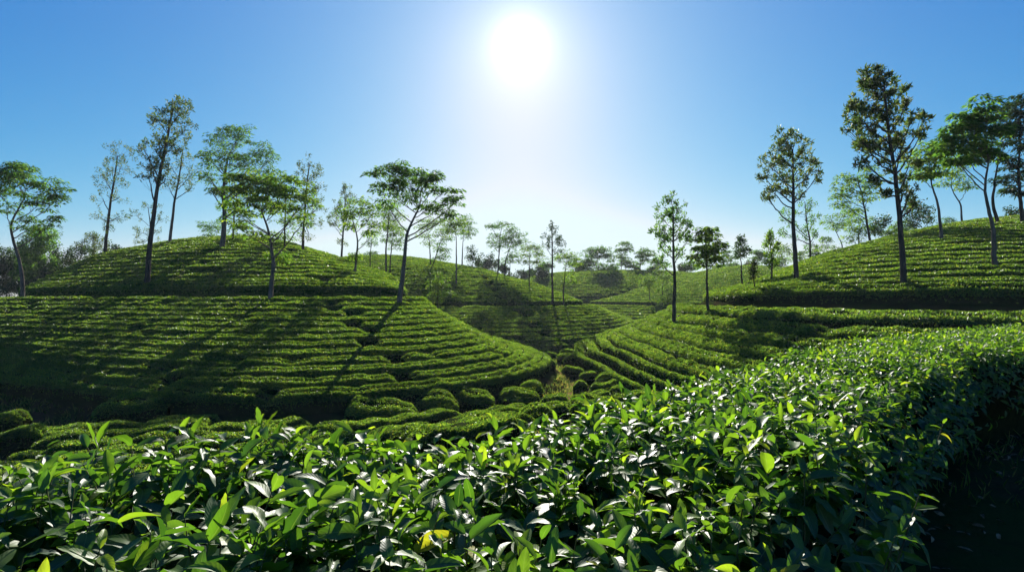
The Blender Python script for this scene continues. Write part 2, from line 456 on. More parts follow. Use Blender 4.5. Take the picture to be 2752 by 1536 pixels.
LEAVES = [0]
def hedge(P, hw, slope, label, group, H=0.75, cat='tea hedge', name='tea_hedge', dens=1.0, gaps=True, closed_ends=0.14):
    """P (n,3) ground line, hw half widths, slope = fall of the ground across the row. One clipped hedge: body + foliage."""
    n = len(P)
    s = np.r_[0, np.cumsum(np.linalg.norm(np.diff(P[:, :2], axis=0), axis=1))]; Ltot = s[-1]
    t = nrm(np.gradient(P[:, :2], axis=0)); nn = np.stack([t[:, 1], -t[:, 0]], 1)
    # make the across direction point downhill, i.e. towards the camera side
    mid = P[:, :2].mean(0)
    if (nn * -mid).sum() < 0: nn = -nn
    D = float(np.median(np.hypot(P[:, 0], P[:, 1])))
    ph = rng.uniform(0, 6.28)
    per = rng.uniform(0.9, 1.3)
    m = 0.95 + 0.04 * np.sin(s / per * 2 * np.pi + ph) + 0.04 * np.sin(s * 1.13 + ph * 3) + 0.03 * rng.standard_normal(n)
    if gaps:
        k = rng.poisson(Ltot / 24.0)
        for g in rng.uniform(0, Ltot, k):
            m *= 1 - rng.uniform(0.25, 0.7) * np.exp(-((s - g) / rng.uniform(0.18, 0.42)) ** 2)
    e = closed_ends
    endf = np.clip(np.minimum(s + 0.05, Ltot - s + 0.05) / e, 0.05, 1) ** 0.5
    m = np.clip(m * endf, 0.05, 1.2)
    hwm = hw * (0.55 + 0.45 * m); Hm = H * (0.35 + 0.65 * m)
    # body
    phis = np.radians(np.array([-8, 15, 45, 75, 105, 135, 165, 188]))
    cu = np.sign(np.cos(phis)) * np.abs(np.cos(phis)) ** 0.42; su = np.sign(np.sin(phis)) * np.abs(np.sin(phis)) ** 0.36
    sc = 0.86 if D < 40 else 0.92
    u = hwm[:, None] * cu * sc
    z = P[:, 2:3] + Hm[:, None] * su * sc - slope[:, None] * u * 0.75
    V = np.stack([P[:, :1] + nn[:, :1] * u, P[:, 1:2] + nn[:, 1:] * u, z], -1)
    V += rng.normal(0, 0.02, V.shape)
    K = len(phis); i = np.arange(n - 1)[:, None] * K; j = np.arange(K - 1)[None]
    F = np.stack([i + j, i + j + 1, i + K + j + 1, i + K + j], -1).reshape(-1, 4)
    cap = np.array([np.arange(K), np.arange(K)[::-1] + (n - 1) * K])
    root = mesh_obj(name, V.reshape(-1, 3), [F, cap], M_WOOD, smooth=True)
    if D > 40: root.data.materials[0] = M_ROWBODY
    tag(root, label, cat, group)
    # foliage
    ell = max(0.066, 0.0027 * D)
    per_m = (2 * float(hw.mean()) + 2.0 * H) * 1.35 / (0.27 * ell * ell) * dens
    N = int(per_m * Ltot)
    N = max(60, min(N, 110000))
    LEAVES[0] += N
    ss = rng.uniform(0, Ltot, int(N * 1.25))
    mm = np.interp(ss, s, m)
    ss = ss[rng.uniform(0, 1, len(ss)) < 0.3 + 0.7 * mm][:N]; N = len(ss)
    px = np.stack([np.interp(ss, s, P[:, k]) for k in range(3)], 1)
    nv = nrm(np.stack([np.interp(ss, s, nn[:, k]) for k in range(2)], 1))
    hwv, Hv, sl = np.interp(ss, s, hwm), np.interp(ss, s, Hm), np.interp(ss, s, slope)
    f = np.where(rng.uniform(0, 1, N) < 0.72, rng.uniform(20, 150, N), rng.uniform(-12, 192, N))
    f = np.radians(f)
    cu = np.sign(np.cos(f)) * np.abs(np.cos(f)) ** 0.42; su = np.sign(np.sin(f)) * np.abs(np.sin(f)) ** 0.36
    lump = (0.028 if 'rows' in (group or '') else 0.075) * wob(px[:, 0], px[:, 1], 6.0, 21) * (H / 0.75)
    dep = 1 - np.abs(rng.normal(0, 0.05, N))
    u = hwv * cu * dep
    P3 = np.stack([px[:, 0] + nv[:, 0] * u, px[:, 1] + nv[:, 1] * u, px[:, 2] + Hv * su * dep - sl * u * 0.75 + lump * su], 1)
    out = np.stack([nv[:, 0] * np.cos(f), nv[:, 1] * np.cos(f), np.sin(f)], 1)
    rnd = nrm(rng.standard_normal((N, 3)))
    top = np.clip((np.sin(f) - 0.35) / 0.4, 0, 1)[:, None]              # young upright tips on the plucked top, old leaves lying flat on the sides
    d = nrm(rnd * (0.75 + 0.25 * (1 - top)) + np.array([0, 0, 0.75]) * top + (1 - top) * np.array([0, 0, -0.35]))
    nr = nrm(nrm(rng.standard_normal((N, 3))) * (0.35 + 0.65 * top) + out * (1.3 - 0.7 * top))
    L = ell * rng.uniform(0.7, 1.3, N)
    V, F = cards(P3 - d * L[:, None] * 0.4, d, nr, L, L * rng.uniform(0.38, 0.55, N), 0.22, 0.12)
    mesh_obj('foliage', V, F, M_ROW, root)
    return root

ORD = ['zeroth', 'first', 'second', 'third', 'fourth', 'fifth', 'sixth', 'seventh', 'eighth', 'ninth', 'tenth', 'eleventh', 'twelfth', 'thirteenth', 'fourteenth', 'fifteenth',
       'sixteenth', 'seventeenth', 'eighteenth', 'nineteenth', 'twentieth', 'twenty-first', 'twenty-second', 'twenty-third', 'twenty-fourth', 'twenty-fifth', 'twenty-sixth', 'twenty-seventh', 'twenty-eighth', 'twenty-ninth', 'thirtieth', 'thirty-first', 'thirty-second', 'thirty-third', 'thirty-fourth', 'thirty-fifth', 'thirty-sixth', 'thirty-seventh', 'thirty-eighth']

def visible(P, top, slack):
    ok = np.ones(len(P), bool)
    fr = np.linspace(0.12, 0.97, 60)
    for f in fr:
        z = ground(P[:, 0] * f, P[:, 1] * f)
        ok &= z < top * f + slack
    return ok

ROWS = []
def rows(hill, pitch, where, gullies, H, front_px, step, low_px=None, low_pitch=None):
    spec = []
    for part, fp, pt in (('upper', front_px, pitch), ('lower', low_px or front_px, low_pitch or pitch)):
        q = plan(*fp) - hill.c
        th_f = int(round(math.degrees(math.atan2(q[1], q[0])))) % 360
        prof = hill.RD[:, th_f]; rb = hill.bench[th_f]
        radii = np.arange(rb - 1.0 - 0.42, pt * 0.4, -pt) if part == 'upper' else np.arange(rb + 0.75 + pt * 0.45, hill.base_R[th_f], pt)
        spec.append((part, radii, prof, pt))
    th = np.radians(np.arange(NA))
    for part, radii, prof, pitch in spec:
        ud = np.arange(len(prof)); mono = np.maximum.accumulate(prof + ud * 1e-6)
        for k, r in enumerate(radii):
            uu = np.interp(r, mono, ud)
            k0 = int(min(math.floor(uu), len(prof) - 2)); f = uu - k0
            R = hill.RD[k0] * (1 - f) + hill.RD[k0 + 1] * f
            u2 = np.interp(r + pitch, mono, ud); k2 = int(min(math.floor(u2), len(prof) - 2)); f2 = u2 - k2
            R2 = hill.RD[k2] * (1 - f2) + hill.RD[k2 + 1] * f2
            z0 = hill.zD[k0] * (1 - f) + hill.zD[k0 + 1] * f; z2 = hill.zD[k2] * (1 - f2) + hill.zD[k2 + 1] * f2
            sp = np.clip(R2 - R, 0.6, 2.8)
            slope = np.clip((z0 - z2) / sp, 0, 0.6)
            X, Y = hill.c[0] + R * np.cos(th), hill.c[1] + R * np.sin(th)
            # start the loop behind the hill
            roll = lambda v: np.roll(v, -90)
            P = np.stack([roll(X), roll(Y), roll(np.full(NA, z0)), roll(sp), roll(slope)], 1)
            P = np.concatenate([P, P[:1]])
            P, _ = resample(P, step)
            P[:, :2] += (0.10 * np.stack([wob(P[:, 0], P[:, 1], 0.8, 31), wob(P[:, 0], P[:, 1], 0.8, 32)], 1))
            keep = (P[:, 1] > 2)
            pxs = CX + FPX * P[:, 0] / np.maximum(P[:, 1], 0.5)
            keep &= (pxs > -160) & (pxs < 2910)
            keep &= ground(P[:, 0], P[:, 1], skip=hill) < P[:, 2] + 0.02
            keep &= visible(P, P[:, 2] + H + 0.1, 0.25)
            if hill is HR:                         # leave the nearest ground to the big hedge in front
                keep &= (-0.548 * P[:, 0] + 0.836 * (P[:, 1] - 2.4)) > 2.0
            side = np.zeros(len(P))
            for gk in gullies.get(part, []):
                gp = GP[gk]
                d, sd = seg_dist(P[:, :2] + np.array([rng.uniform(-0.35, 0.35), 0]), gp)
                keep &= d > 0.1
                side = sd
            idx = np.nonzero(keep)[0]
            if not len(idx): continue
            runs = np.split(idx, np.nonzero(np.diff(idx) > 1)[0] + 1)
            runs = [q for q in runs if len(q) >= 5 and (len(q) * step) > 1.2]
            for nrun, run in enumerate(runs):
                ROWS.append((hill, part, k, len(radii), nrun, len(runs), P[run], side[run].mean(), where, H))
GP = {k: gully_plan(k) for k in GULLY}
rows(HL, 1.12, 'nearest left hill', {'lower': ['L']}, 0.62, (640, 30), 0.28, None, 0.97)
rows(HM, 1.05, 'middle hill', {'upper': ['Mu'], 'lower': ['Ml']}, 0.60, (1300, 54), 0.36, None, 0.97)
rows(HR, 1.05, 'right hill', {}, 0.56, (2400, 20), 0.28, (1700, 33), 0.76)
rows(HF, 1.35, 'farthest hill', {}, 0.62, (1660, 95), 0.8)
rows(HG, 1.2, 'small far hill', {}, 0.62, (1900, 75), 0.6)

used_labels = set()
def build_rows():
    for hill, part, k, nk, nrun, nruns, P, side, where, H in ROWS:
        rel = 'above' if part == 'upper' else 'below'
        gapped = hill in (HL, HM) and side != 0
        tail = ''
        if gapped:
            tail = ', left of the gap' if side < 0 else ', right of the gap'
        lab = 'tea row on the %s, %s %s its path%s' % (where, ORD[k + 1], rel, tail)
        if lab in used_labels:
            px = CX + FPX * P[:, 0].mean() / P[:, 1].mean()
            lab = 'shorter ' + lab
        used_labels.add(lab)
        hw = np.clip(P[:, 3] * 0.405, 0.24, 1.0)
        grp = 'clipped tea rows on the ' + where
        hedge(P[:, :3], hw, P[:, 4], lab, grp, H=H)
build_rows()


# the short red earth path in the valley, worn into the grass
PATH = []
for px, py in ((1462, 968), (1492, 990), (1520, 1010), (1538, 1030), (1545, 1050), (1528, 1068), (1500, 1085)):
    D = cast(px, py, lo=8, hi=60); PATH.append(at(px, py, D)[:2])
PATH = np.array(PATH)
pp, _ = resample(np.concatenate([PATH, PATH[:, :1] * 0], 1), 0.25)
tg = nrm(np.gradient(pp[:, :2], axis=0)); no = np.stack([-tg[:, 1], tg[:, 0]], 1)
cols = np.linspace(-1, 1, 7)
wd = 0.55 + 0.15 * wob(pp[:, 0], pp[:, 1], 1.7, 81)
PX = pp[:, None, :2] + no[:, None] * (cols[None, :] * wd[:, None])[..., None]
PZ = ground(PX[..., 0].ravel(), PX[..., 1].ravel()).reshape(PX.shape[:2]) + 0.02 - 0.05 * np.abs(cols[None]) ** 3 + 0.015 * rng.standard_normal(PX.shape[:2])
i_ = np.arange(len(pp) - 1)[:, None] * 7; j_ = np.arange(6)[None]
tag(mesh_obj('path', np.concatenate([PX, PZ[..., None]], -1).reshape(-1, 3), np.stack([i_ + j_, i_ + j_ + 1, i_ + 7 + j_ + 1, i_ + 7 + j_], -1).reshape(-1, 4), M_PATH, smooth=True), kind='structure')

# separate bushes at the foot of the slopes and in the valley
BUSHES = [
    # px, py of the middle of the crown, width in photo pixels, label
    (1023, 1108, 190, 'long low tea bush alone at the foot of the left hill'),
    (1173, 1083, 115, 'oval tea bush right of the long low one at the hill foot'),
    (1275, 1070, 105, 'tea bush at the left hill foot, third from the path end'),
    (1376, 1063, 70, 'small tea bush at the left hill foot nearest the red path'),
    (880, 1160, 125, 'tea bush just behind the thin two-leaved shoot of the front hedge'),
    (1114, 1146, 95, 'rounded tea bush right behind the front hedge, left of the tall sprig'),
    (1255, 1136, 85, 'small yellowish tea bush right behind the tall sprig'),
    (1440, 1104, 110, 'bright tea bush below the end of the red path'),
    (1580, 1072, 62, 'low tea bush right beside the red path end'),
    (1480, 969, 26, 'tiny round tea bush standing in the valley between hills'),
    (1536, 960, 46, 'flat tea bush in the valley next to the tiny round one'),
    (1540, 994, 60, 'tea bush at the nose of the right hill above the red path'),
    (1583, 1006, 50, 'knobbly tea bush right of the red path'),
    (1630, 1016, 56, 'round tea bush under the first long row of the right hill'),
    (1652, 1038, 48, 'lowest round tea bush of the right hill foot'),
    (1560, 1030, 40, 'tea bush against the right edge of the red path'),
    (1730, 1065, 90, 'tea bush under the right hill just above the front hedge'),
    (349, 1099, 200, 'broad flat tea bush at the dark foot of the left hill'),
    (478, 1136, 190, 'broad tea bush right of the dark hollow at the hill foot'),
    (535, 1168, 130, 'tea bush close behind the front hedge under the broad bushes'),
    (175, 1166, 125, 'leafy tea bush left of the dry grass patch'),
    (80, 1170, 80, 'tea bush at the left picture edge near the front hedge'),
    (18, 1120, 85, 'tall lit tea bush cut by the left picture edge'),
    (690, 1150, 140, 'shaded tea bush behind the yellow upright leaf'),
    (720, 1178, 110, 'low tea bush directly behind the yellow upright leaf'),
    (400, 1185, 120, 'low tea bush right of the dry grass patch behind the front hedge'),
]
for px, py, w, lab in BUSHES:
    D = cast(px, py, lift=0.5, lo=6, hi=60) or 20
    c = at(px, py, D); half = w / FPX * D / 2
    hw0 = min(0.62, max(0.3, half * 0.8))
    xs = np.linspace(-half, half, max(6, int(half * 2 / 0.22)))
    ang = rng.uniform(-0.12, 0.12)
    x = c[0] + xs * math.cos(ang); y = c[1] + hw0 * 0.4 + xs * math.sin(ang)
    z = ground(x, y); z = 0.4 * z + 0.6 * z.mean()
    bow = np.sqrt(np.clip(1 - (xs / (half * 1.08)) ** 2, 0.05, 1))
    e = 0.4; sl = np.clip((ground(x, y + e) - ground(x, y - e)) / (2 * e), 0, 0.4)
    hedge(np.stack([x, y, z], 1), hw0 * (0.55 + 0.45 * bow), sl, lab, 'separate tea bushes in the valley', H=0.66, cat='tea bush', name='tea_bush', gaps=False, closed_ends=0.3)

# short rows on the near slope under the front hedge
nd = np.array([-0.548, 0.836]); td = np.array([0.836, 0.548])
for k, d in enumerate((8.2, 9.6, 11.0, 12.4, 13.8, 15.2, 16.6, 18.0)):
    a = np.arange(-24, 14, 0.3)
    P = np.array([0, 2.4]) + nd * d + td * a[:, None]
    P += 0.15 * np.stack([wob(P[:, 0], P[:, 1], 0.7, 51 + k), wob(P[:, 0], P[:, 1], 0.7, 61 + k)], 1)
    z = floor_z(P[:, 0], P[:, 1])
    pxs = CX + FPX * P[:, 0] / np.maximum(P[:, 1], 0.5)
    ok = (pxs > -150) & (pxs < 1420) & (P[:, 1] > 3)
    for h in HILLS: ok &= h.height(P[:, 0], P[:, 1]) < z - 0.25
    br = wob(a + 40 * k, a * 0, 1.1, 70 + k) > 0.55       # breaks between stretches
    idx = np.nonzero(ok & ~br)[0]
    if not len(idx): continue
    for n_, run in enumerate(q for q in np.split(idx, np.nonzero(np.diff(idx) > 1)[0] + 1) if len(q) >= 4):
        hedge(np.stack([P[run, 0], P[run, 1], z[run]], 1), np.full(len(run), 0.52), np.full(len(run), -0.12),
              'low tea in the hollow behind the front hedge, %s piece of %s line' % (ORD[n_ + 1], ORD[k + 1]), 'low tea in the hollow', H=0.62)
pt = []
for _ in range(4000):
    px = rng.uniform(1380, 1800); D = rng.uniform(17, 62)
    p = plan(px, D)
    z = float(floor_z(p[0], p[1]))
    if max(float(h.height(p[:1], p[1:])[0]) for h in HILLS) > z + 0.1: continue
    if any(np.hypot(*(p - q)) < 1.15 for q in pt): continue
    if seg_dist(p[None], PATH)[0][0] < 1.15: continue
    pt.append(p)
    r = rng.uniform(0.45, 0.75); a = np.linspace(-r, r, 7); an = rng.uniform(-0.5, 0.5)
    x = p[0] + a * math.cos(an); y = p[1] + a * math.sin(an)
    hedge(np.stack([x, y, floor_z(x, y)], 1), 0.5 * np.sqrt(np.clip(1 - (a / r / 1.05) ** 2, 0.1, 1)), np.zeros(7),
          'knee high tea bush among the small ones filling the valley floor between hills', 'small valley tea bushes', H=rng.uniform(0.45, 0.7), cat='tea bush', name='tea_bush', gaps=False, closed_ends=0.25)
print('row leaves', LEAVES[0], 'rows', len(ROWS))

# ------------------------------------------------------------------ trees
def px2m(D): return D / FPX
def tree(kind, label, trunk, blobs, D=None, cat='tree', name=None, group='shade trees among the tea', dens=1.0, mat=None, bark=None, tw=None, limbs=True):
    """trunk: pixel points from the foot up; blobs: crown masses (px, py, rx, ry) in pixels, given real depth round the trunk."""
    name = name or {'oak': 'silver_oak_tree', 'albizia': 'albizia_tree', 'light': 'albizia_tree', 'bush': 'broadleaf_tree', 'flat': 'albizia_tree'}[kind]
    mat = mat or {'oak': M_OAK, 'albizia': M_ALBIZIA, 'light': M_LIGHT, 'bush': M_DARK, 'flat': M_ALBIZIA}[kind]
    if D is not None and D > 90 and mat is M_LIGHT: mat = M_ALBIZIA
    bark = bark or M_BARKD
    if D is None:
        D = cast(*trunk[0], lift=0.35, lo=8) or 60.0
    k = D / FPX
    T = np.array([at(p[0], p[1], D) for p in trunk])
    gz = float(ground(T[0, 0], T[0, 1])[0])
    T = np.concatenate([[[T[0, 0], T[0, 1], min(gz, T[0, 2]) - 0.15]], T])
    T[:, 1] += np.r_[0, 0, rng.normal(0, 0.12, len(T) - 2)] * k * 20
    root = empty(name, (T[0, 0], T[0, 1], T[0, 2] + 0.15))
    tag(root, label, cat, group)
    # smooth trunk
    s = np.r_[0, np.cumsum(np.linalg.norm(np.diff(T, axis=0), axis=1))]
    ts = np.linspace(0, s[-1], 22)
    TT = np.stack([np.interp(ts, s, T[:, i]) for i in range(3)], 1)
    for _ in range(2): TT[1:-1] = TT[1:-1] * .5 + (TT[:-2] + TT[2:]) * .25
    TT[2:, :2] += np.cumsum(rng.normal(0, 0.012, (20, 2)), axis=0)
    Htot = s[-1]
    tops = max([at(b[0], b[1] - b[3], D)[2] for b in blobs])
    r0 = (tw * k / 2) if tw else 0.011 * (tops - T[0, 2]) + 0.03
    rad = r0 * (1 - 0.72 * (ts / Htot)); rad[0] *= 1.35; rad[1] *= 1.12
    tb = MB(); tb.tube(TT, rad, 8)
    tb.build('trunk', bark, root)
    br = MB(); nb = 0
    CP, CR, CB = [], [], []
    if D > 58: dens = dens * 1.5
    rcpx = 12.5 if D < 50 else (10 if D < 90 else 7.5)
    if kind == 'oak': rcpx *= 0.72
    for bx, by, rx, ry in blobs:
        c = at(bx, by, D); a, h = rx * k, ry * k
        c[1] += rng.uniform(-0.6, 0.6) * a * 1.0
        n = max(6, int(dens * rx * ry / (rcpx * rcpx) * (1.3 if kind == 'oak' else 2.4)))
        # clumps through the mass, most of them towards its outside
        v = nrm(rng.standard_normal((n, 3))) * (rng.uniform(0.12, 1, n) ** 0.42)[:, None]
        if kind in ('albizia', 'light', 'flat'):
            v[:, 2] = v[:, 2] * 1.15 + 0.05
        Q = c + v * np.array([a, a * 0.85, h])
        CP.append(Q); CR.append(np.full(n, rcpx * k)); CB.append(np.repeat(c[None], n, 0))
        if not limbs: continue
        # limb from the trunk into this mass, then twigs to its clumps
        horiz = math.hypot(c[0] - TT[-1, 0], c[1] - TT[-1, 1])
        zt = c[2] - (0.9 if kind != 'oak' else 1.0) * horiz - h * 0.3
        j = int(np.argmin(np.abs(TT[:, 2] - min(max(zt, TT[8, 2]), TT[-1, 2]))))
        p0 = TT[j]; mid = (p0 + c) / 2 + np.array([(c[0] - p0[0]) * 0.12, 0, -0.06 * horiz + rng.normal(0, .05)])
        u = np.linspace(0, 1, 9)[:, None]
        LB = (1 - u) ** 2 * p0 + 2 * u * (1 - u) * mid + u * u * c
        LB[1:-1] += rng.normal(0, 0.02 * max(1, horiz * .5), (7, 3))
        rl = max(0.018, rad[j] * 0.5)
        br.tube(LB, np.linspace(rl, max(0.35 * rl, 0.012), 9), 5); nb += 1
        for q in Q[rng.uniform(0, 1, n) < min(1, 34 / n)]:
            w = LB[rng.integers(4, 9)]
            m2 = (w + q) / 2 + np.array([0, 0, -0.08 * np.linalg.norm(q - w)])
            tw_ = np.stack([w, m2, q])
            br.tube(tw_, np.array([0.34, 0.25, 0.12]) * max(0.028, rl * 0.55), 3)
    if nb: br.build('branches', bark, root)
    CP = np.concatenate(CP); CR = np.concatenate(CR); CB = np.concatenate(CB)
    nl = {'oak': 24, 'albizia': 40, 'light': 38, 'bush': 36, 'flat': 40}[kind]
    n = len(CP) * nl
    cp = np.repeat(CP, nl, 0); cr = np.repeat(CR, nl)[:, None]; cb = np.repeat(CB, nl, 0)
    outw = nrm(cp - cb + rng.normal(0, 0.05, cp.shape))
    pxs = k * 2752 / 1024                                   # one picture pixel in metres there
    if kind in ('albizia', 'light', 'flat'):
        # layered sprays: flattened discs whose leaflets fan outward and hang a little
        az = rng.uniform(0, 2 * np.pi, n); rr = np.sqrt(rng.uniform(0, 1, n))
        off = np.stack([np.cos(az) * rr, np.sin(az) * rr, rng.normal(0, 0.16, n) - 0.30 * rr ** 2], 1) * cr * 1.25
        d = np.stack([np.cos(az), np.sin(az), rng.normal(-0.30, 0.28, n)], 1)
        nv = np.stack([rng.normal(0, .35, n), rng.normal(0, .35, n), np.ones(n)], 1)
        L = np.maximum(0.20, 1.9 * pxs) * rng.uniform(0.7, 1.35, n); W = L * rng.uniform(0.30, 0.45, n)
    elif kind == 'oak':
        off = nrm(rng.standard_normal((n, 3))) * (rng.uniform(0, 1, n) ** 0.5)[:, None] * cr * np.array([0.9, 0.9, 1.15])
        d = nrm(rng.standard_normal((n, 3)) * 0.8 + outw * 0.5 + np.array([0, 0, 0.55]))
        nv = rng.standard_normal((n, 3))
        L = np.maximum(0.16, 1.7 * pxs) * rng.uniform(0.7, 1.35, n); W = L * rng.uniform(0.28, 0.42, n)
    else:
        off = nrm(rng.standard_normal((n, 3))) * (rng.uniform(0, 1, n) ** 0.4)[:, None] * cr * 1.1
        d = nrm(rng.standard_normal((n, 3)) + outw * 0.6)
        nv = nrm(rng.standard_normal((n, 3))) + np.array([0, 0, 0.8])
        L = np.maximum(0.18, 1.8 * pxs) * rng.uniform(0.7, 1.3, n); W = L * rng.uniform(0.45, 0.6, n)
    V, F = cards(cp + off, d, nv, L, W, 0.15, 0.15)
    mesh_obj('crown', V, F, mat, root)
    return root

T_ = tree
# the left hill
T_('albizia', 'leaning umbrella tree at the left picture edge, forked trunk on the dark path',
   [(60, 808), (57, 750), (53, 700), (36, 650), (28, 610), (45, 567), (62, 530)],
   [(20, 455, 45, 28), (75, 470, 55, 30), (125, 500, 45, 26), (160, 530, 30, 18), (60, 510, 60, 26), (110, 545, 40, 20), (0, 500, 40, 40), (95, 600, 45, 26), (140, 590, 22, 14), (15, 560, 30, 20)], bark=M_BARK)
T_('oak', 'sparse silver oak behind the left slope, leafy down its lower trunk',
   [(281, 696), (288, 640), (298, 545), (306, 480), (315, 420)],
   [(318, 420, 42, 34), (290, 448, 32, 26), (335, 455, 26, 36), (308, 490, 48, 30), (270, 465, 20, 16), (285, 535, 30, 20), (320, 530, 25, 20), (278, 585, 26, 16), (312, 580, 24, 16), (290, 615, 30, 14)], D=49, dens=0.8)
T_('oak', 'tallest tree of the left hill, slim trunk leaning right',
   [(395, 768), (401, 690), (406, 636), (416, 540), (430, 455), (447, 370), (466, 290)],
   [(470, 285, 34, 28), (495, 300, 24, 36), (455, 325, 38, 36), (490, 350, 34, 34), (425, 320, 22, 20), (430, 380, 34, 24), (465, 395, 44, 30), (395, 400, 26, 20), (405, 440, 40, 24), (440, 440, 30, 26), (395, 475, 34, 18), (450, 480, 22, 16)])
T_('oak', 'pale sprays of a slight tree behind the tallest trunk of the left hill',
   [(402, 668), (404, 600), (398, 560)], [(395, 555, 34, 16), (372, 580, 20, 14), (425, 585, 24, 14), (385, 625, 34, 18), (425, 620, 24, 18), (400, 650, 38, 14)], D=52, dens=0.6)
T_('oak', 'thin leafed silver oak with bare lower trunk between the tallest tree and the forked one',
   [(456, 658), (464, 590), (473, 522), (482, 460), (488, 410)],
   [(488, 400, 30, 26), (500, 430, 30, 30), (470, 450, 34, 28), (520, 470, 26, 20), (490, 490, 44, 22), (460, 500, 26, 16), (515, 505, 24, 14)], D=47, dens=0.75, bark=M_BARK)
T_('albizia', 'big dark crowned tree on top of the left hill with forked trunk',
   [(595, 672), (600, 620), (605, 578), (598, 525), (604, 470), (612, 420)],
   [(600, 372, 40, 22), (650, 362, 30, 24), (625, 400, 60, 26), (690, 395, 36, 26), (715, 430, 24, 30), (560, 420, 30, 18), (600, 440, 50, 22), (670, 440, 46, 24), (700, 470, 34, 20), (545, 455, 22, 26), (570, 490, 26, 24), (570, 515, 18, 12), (640, 345, 34, 16), (730, 470, 22, 26)], tw=15, bark=M_BARK)
T_('albizia', 'second tree on the left hill top, half hidden behind the big dark crown',
   [(625, 657), (629, 610), (634, 557), (640, 510)],
   [(630, 500, 40, 24), (600, 520, 26, 18), (655, 520, 36, 22), (620, 560, 30, 16), (600, 590, 16, 10), (650, 600, 24, 14), (640, 630, 24, 10)], D=45, mat=M_LIGHT)
T_('light', 'light green spreading tree in front of the left hill, crooked trunk on the dark path',
   [(725, 814), (727, 760), (731, 708), (722, 650), (718, 627), (708, 600), (698, 570)],
   [(690, 490, 46, 24), (640, 500, 36, 26), (730, 500, 50, 26), (790, 505, 46, 26), (670, 530, 60, 26), (750, 540, 60, 28), (815, 535, 34, 26), (620, 545, 24, 20), (700, 560, 36, 18), (650, 580, 36, 18), (820, 580, 26, 18), (790, 570, 30, 16), (690, 635, 24, 12), (640, 605, 26, 14), (660, 470, 50, 20), (760, 485, 44, 20)], tw=14, bark=M_BARK, dens=0.9)
T_('light', 'yellow green sprig growing out of the crooked trunk',
   [(733, 700), (742, 694), (748, 690)], [(748, 684, 18, 13), (756, 694, 12, 10)], cat='sprig', name='leafy_sprig', group=None, D=30.6, dens=1.5, limbs=False)
T_('albizia', 'straight young tree behind the light green one on the left hill',
   [(764, 672), (766, 630), (768, 573), (770, 530)],
   [(770, 530, 34, 20), (745, 550, 26, 18), (760, 590, 28, 16), (790, 600, 30, 14), (780, 635, 34, 14), (745, 625, 22, 12)], D=44, mat=M_LIGHT)
T_('oak', 'narrow dark silver oak at the right end of the left hill crest',
   [(813, 684), (816, 620), (822, 550), (826, 490), (832, 440)],
   [(832, 440, 22, 22), (812, 455, 18, 20), (850, 460, 20, 26), (830, 490, 34, 26), (858, 510, 20, 20), (838, 530, 36, 22), (850, 560, 26, 20), (820, 570, 22, 16), (845, 600, 26, 18), (835, 635, 24, 14)], D=44)
T_('albizia', 'small low tree peeping over the left hill crest',
   [(570, 654), (571, 640), (568, 622)], [(568, 602, 28, 12), (550, 612, 16, 10), (592, 616, 20, 12), (560, 630, 14, 10)], D=62, dens=0.9)
# the saddle and the middle hill
T_('oak', 'slender silver oak in the saddle right of the left hill, sprays near its foot',
   [(915, 703), (919, 640), (923, 580), (927, 530)],
   [(928, 515, 20, 18), (938, 540, 18, 20), (908, 550, 18, 16), (918, 575, 30, 16), (898, 590, 20, 12), (935, 600, 20, 14), (905, 612, 16, 10), (918, 652, 22, 9)], D=62)
T_('albizia', 'crooked tree in the saddle between the left and the middle hill',
   [(954, 737), (957, 700), (963, 662), (961, 635), (956, 605), (950, 585)],
   [(950, 548, 34, 18), (985, 545, 30, 16), (930, 570, 26, 16), (970, 580, 36, 18), (1005, 565, 24, 18), (1000, 595, 26, 14), (945, 605, 20, 12), (1000, 625, 16, 12), (956, 682, 10, 9)], bark=M_BARK, mat=M_LIGHT)
T_('flat', 'tiny tree with one flat tuft on the saddle ridge',
   [(994, 702), (996, 670), (1000, 640)], [(1000, 632, 18, 12), (995, 655, 16, 8), (995, 678, 13, 6)], D=66)
T_('light', 'leafy tree behind the large umbrella tree, straight pale trunk',
   [(1037, 702), (1038, 660), (1040, 625), (1044, 580)],
   [(1048, 548, 28, 16), (1030, 570, 22, 16), (1060, 580, 28, 20), (1040, 605, 26, 14), (1065, 620, 26, 16)], D=60)
T_('albizia', 'thinner twin trunk tree just right of the straight pale trunk',
   [(1048, 700), (1052, 660), (1056, 625)], [(1060, 610, 24, 16), (1052, 640, 20, 14), (1075, 640, 18, 14), (1065, 660, 20, 10)], D=63)
T_('albizia', 'large umbrella tree standing where the dark path turns at the hill end',
   [(1072, 822), (1076, 780), (1081, 735), (1090, 650), (1094, 622), (1110, 590), (1125, 560)],
   [(1072, 446, 22, 14), (1060, 470, 46, 18), (1015, 474, 28, 16), (1100, 482, 50, 20), (1150, 490, 34, 20), (1180, 478, 22, 14), (1190, 510, 44, 20), (1230, 535, 26, 14), (1060, 510, 46, 20), (1120, 525, 50, 20), (1020, 505, 26, 14), (1190, 550, 36, 16), (1150, 560, 34, 16), (1040, 545, 26, 12), (1210, 575, 18, 10), (1090, 455, 40, 16), (1140, 475, 40, 16)], tw=16, bark=M_BARK, dens=0.9)
T_('light', 'small V shaped tree with two thin stems on the middle hill',
   [(1158, 717), (1156, 680), (1154, 650), (1150, 630)],
   [(1150, 605, 30, 16), (1170, 595, 24, 14), (1140, 630, 20, 12), (1185, 620, 20, 12), (1155, 650, 16, 10)])
T_('albizia', 'second leaning stem tree beside the V shaped one',
   [(1160, 719), (1172, 690), (1184, 655), (1192, 640)], [(1190, 635, 20, 16), (1180, 660, 18, 14), (1195, 680, 16, 14), (1178, 690, 14, 10)])
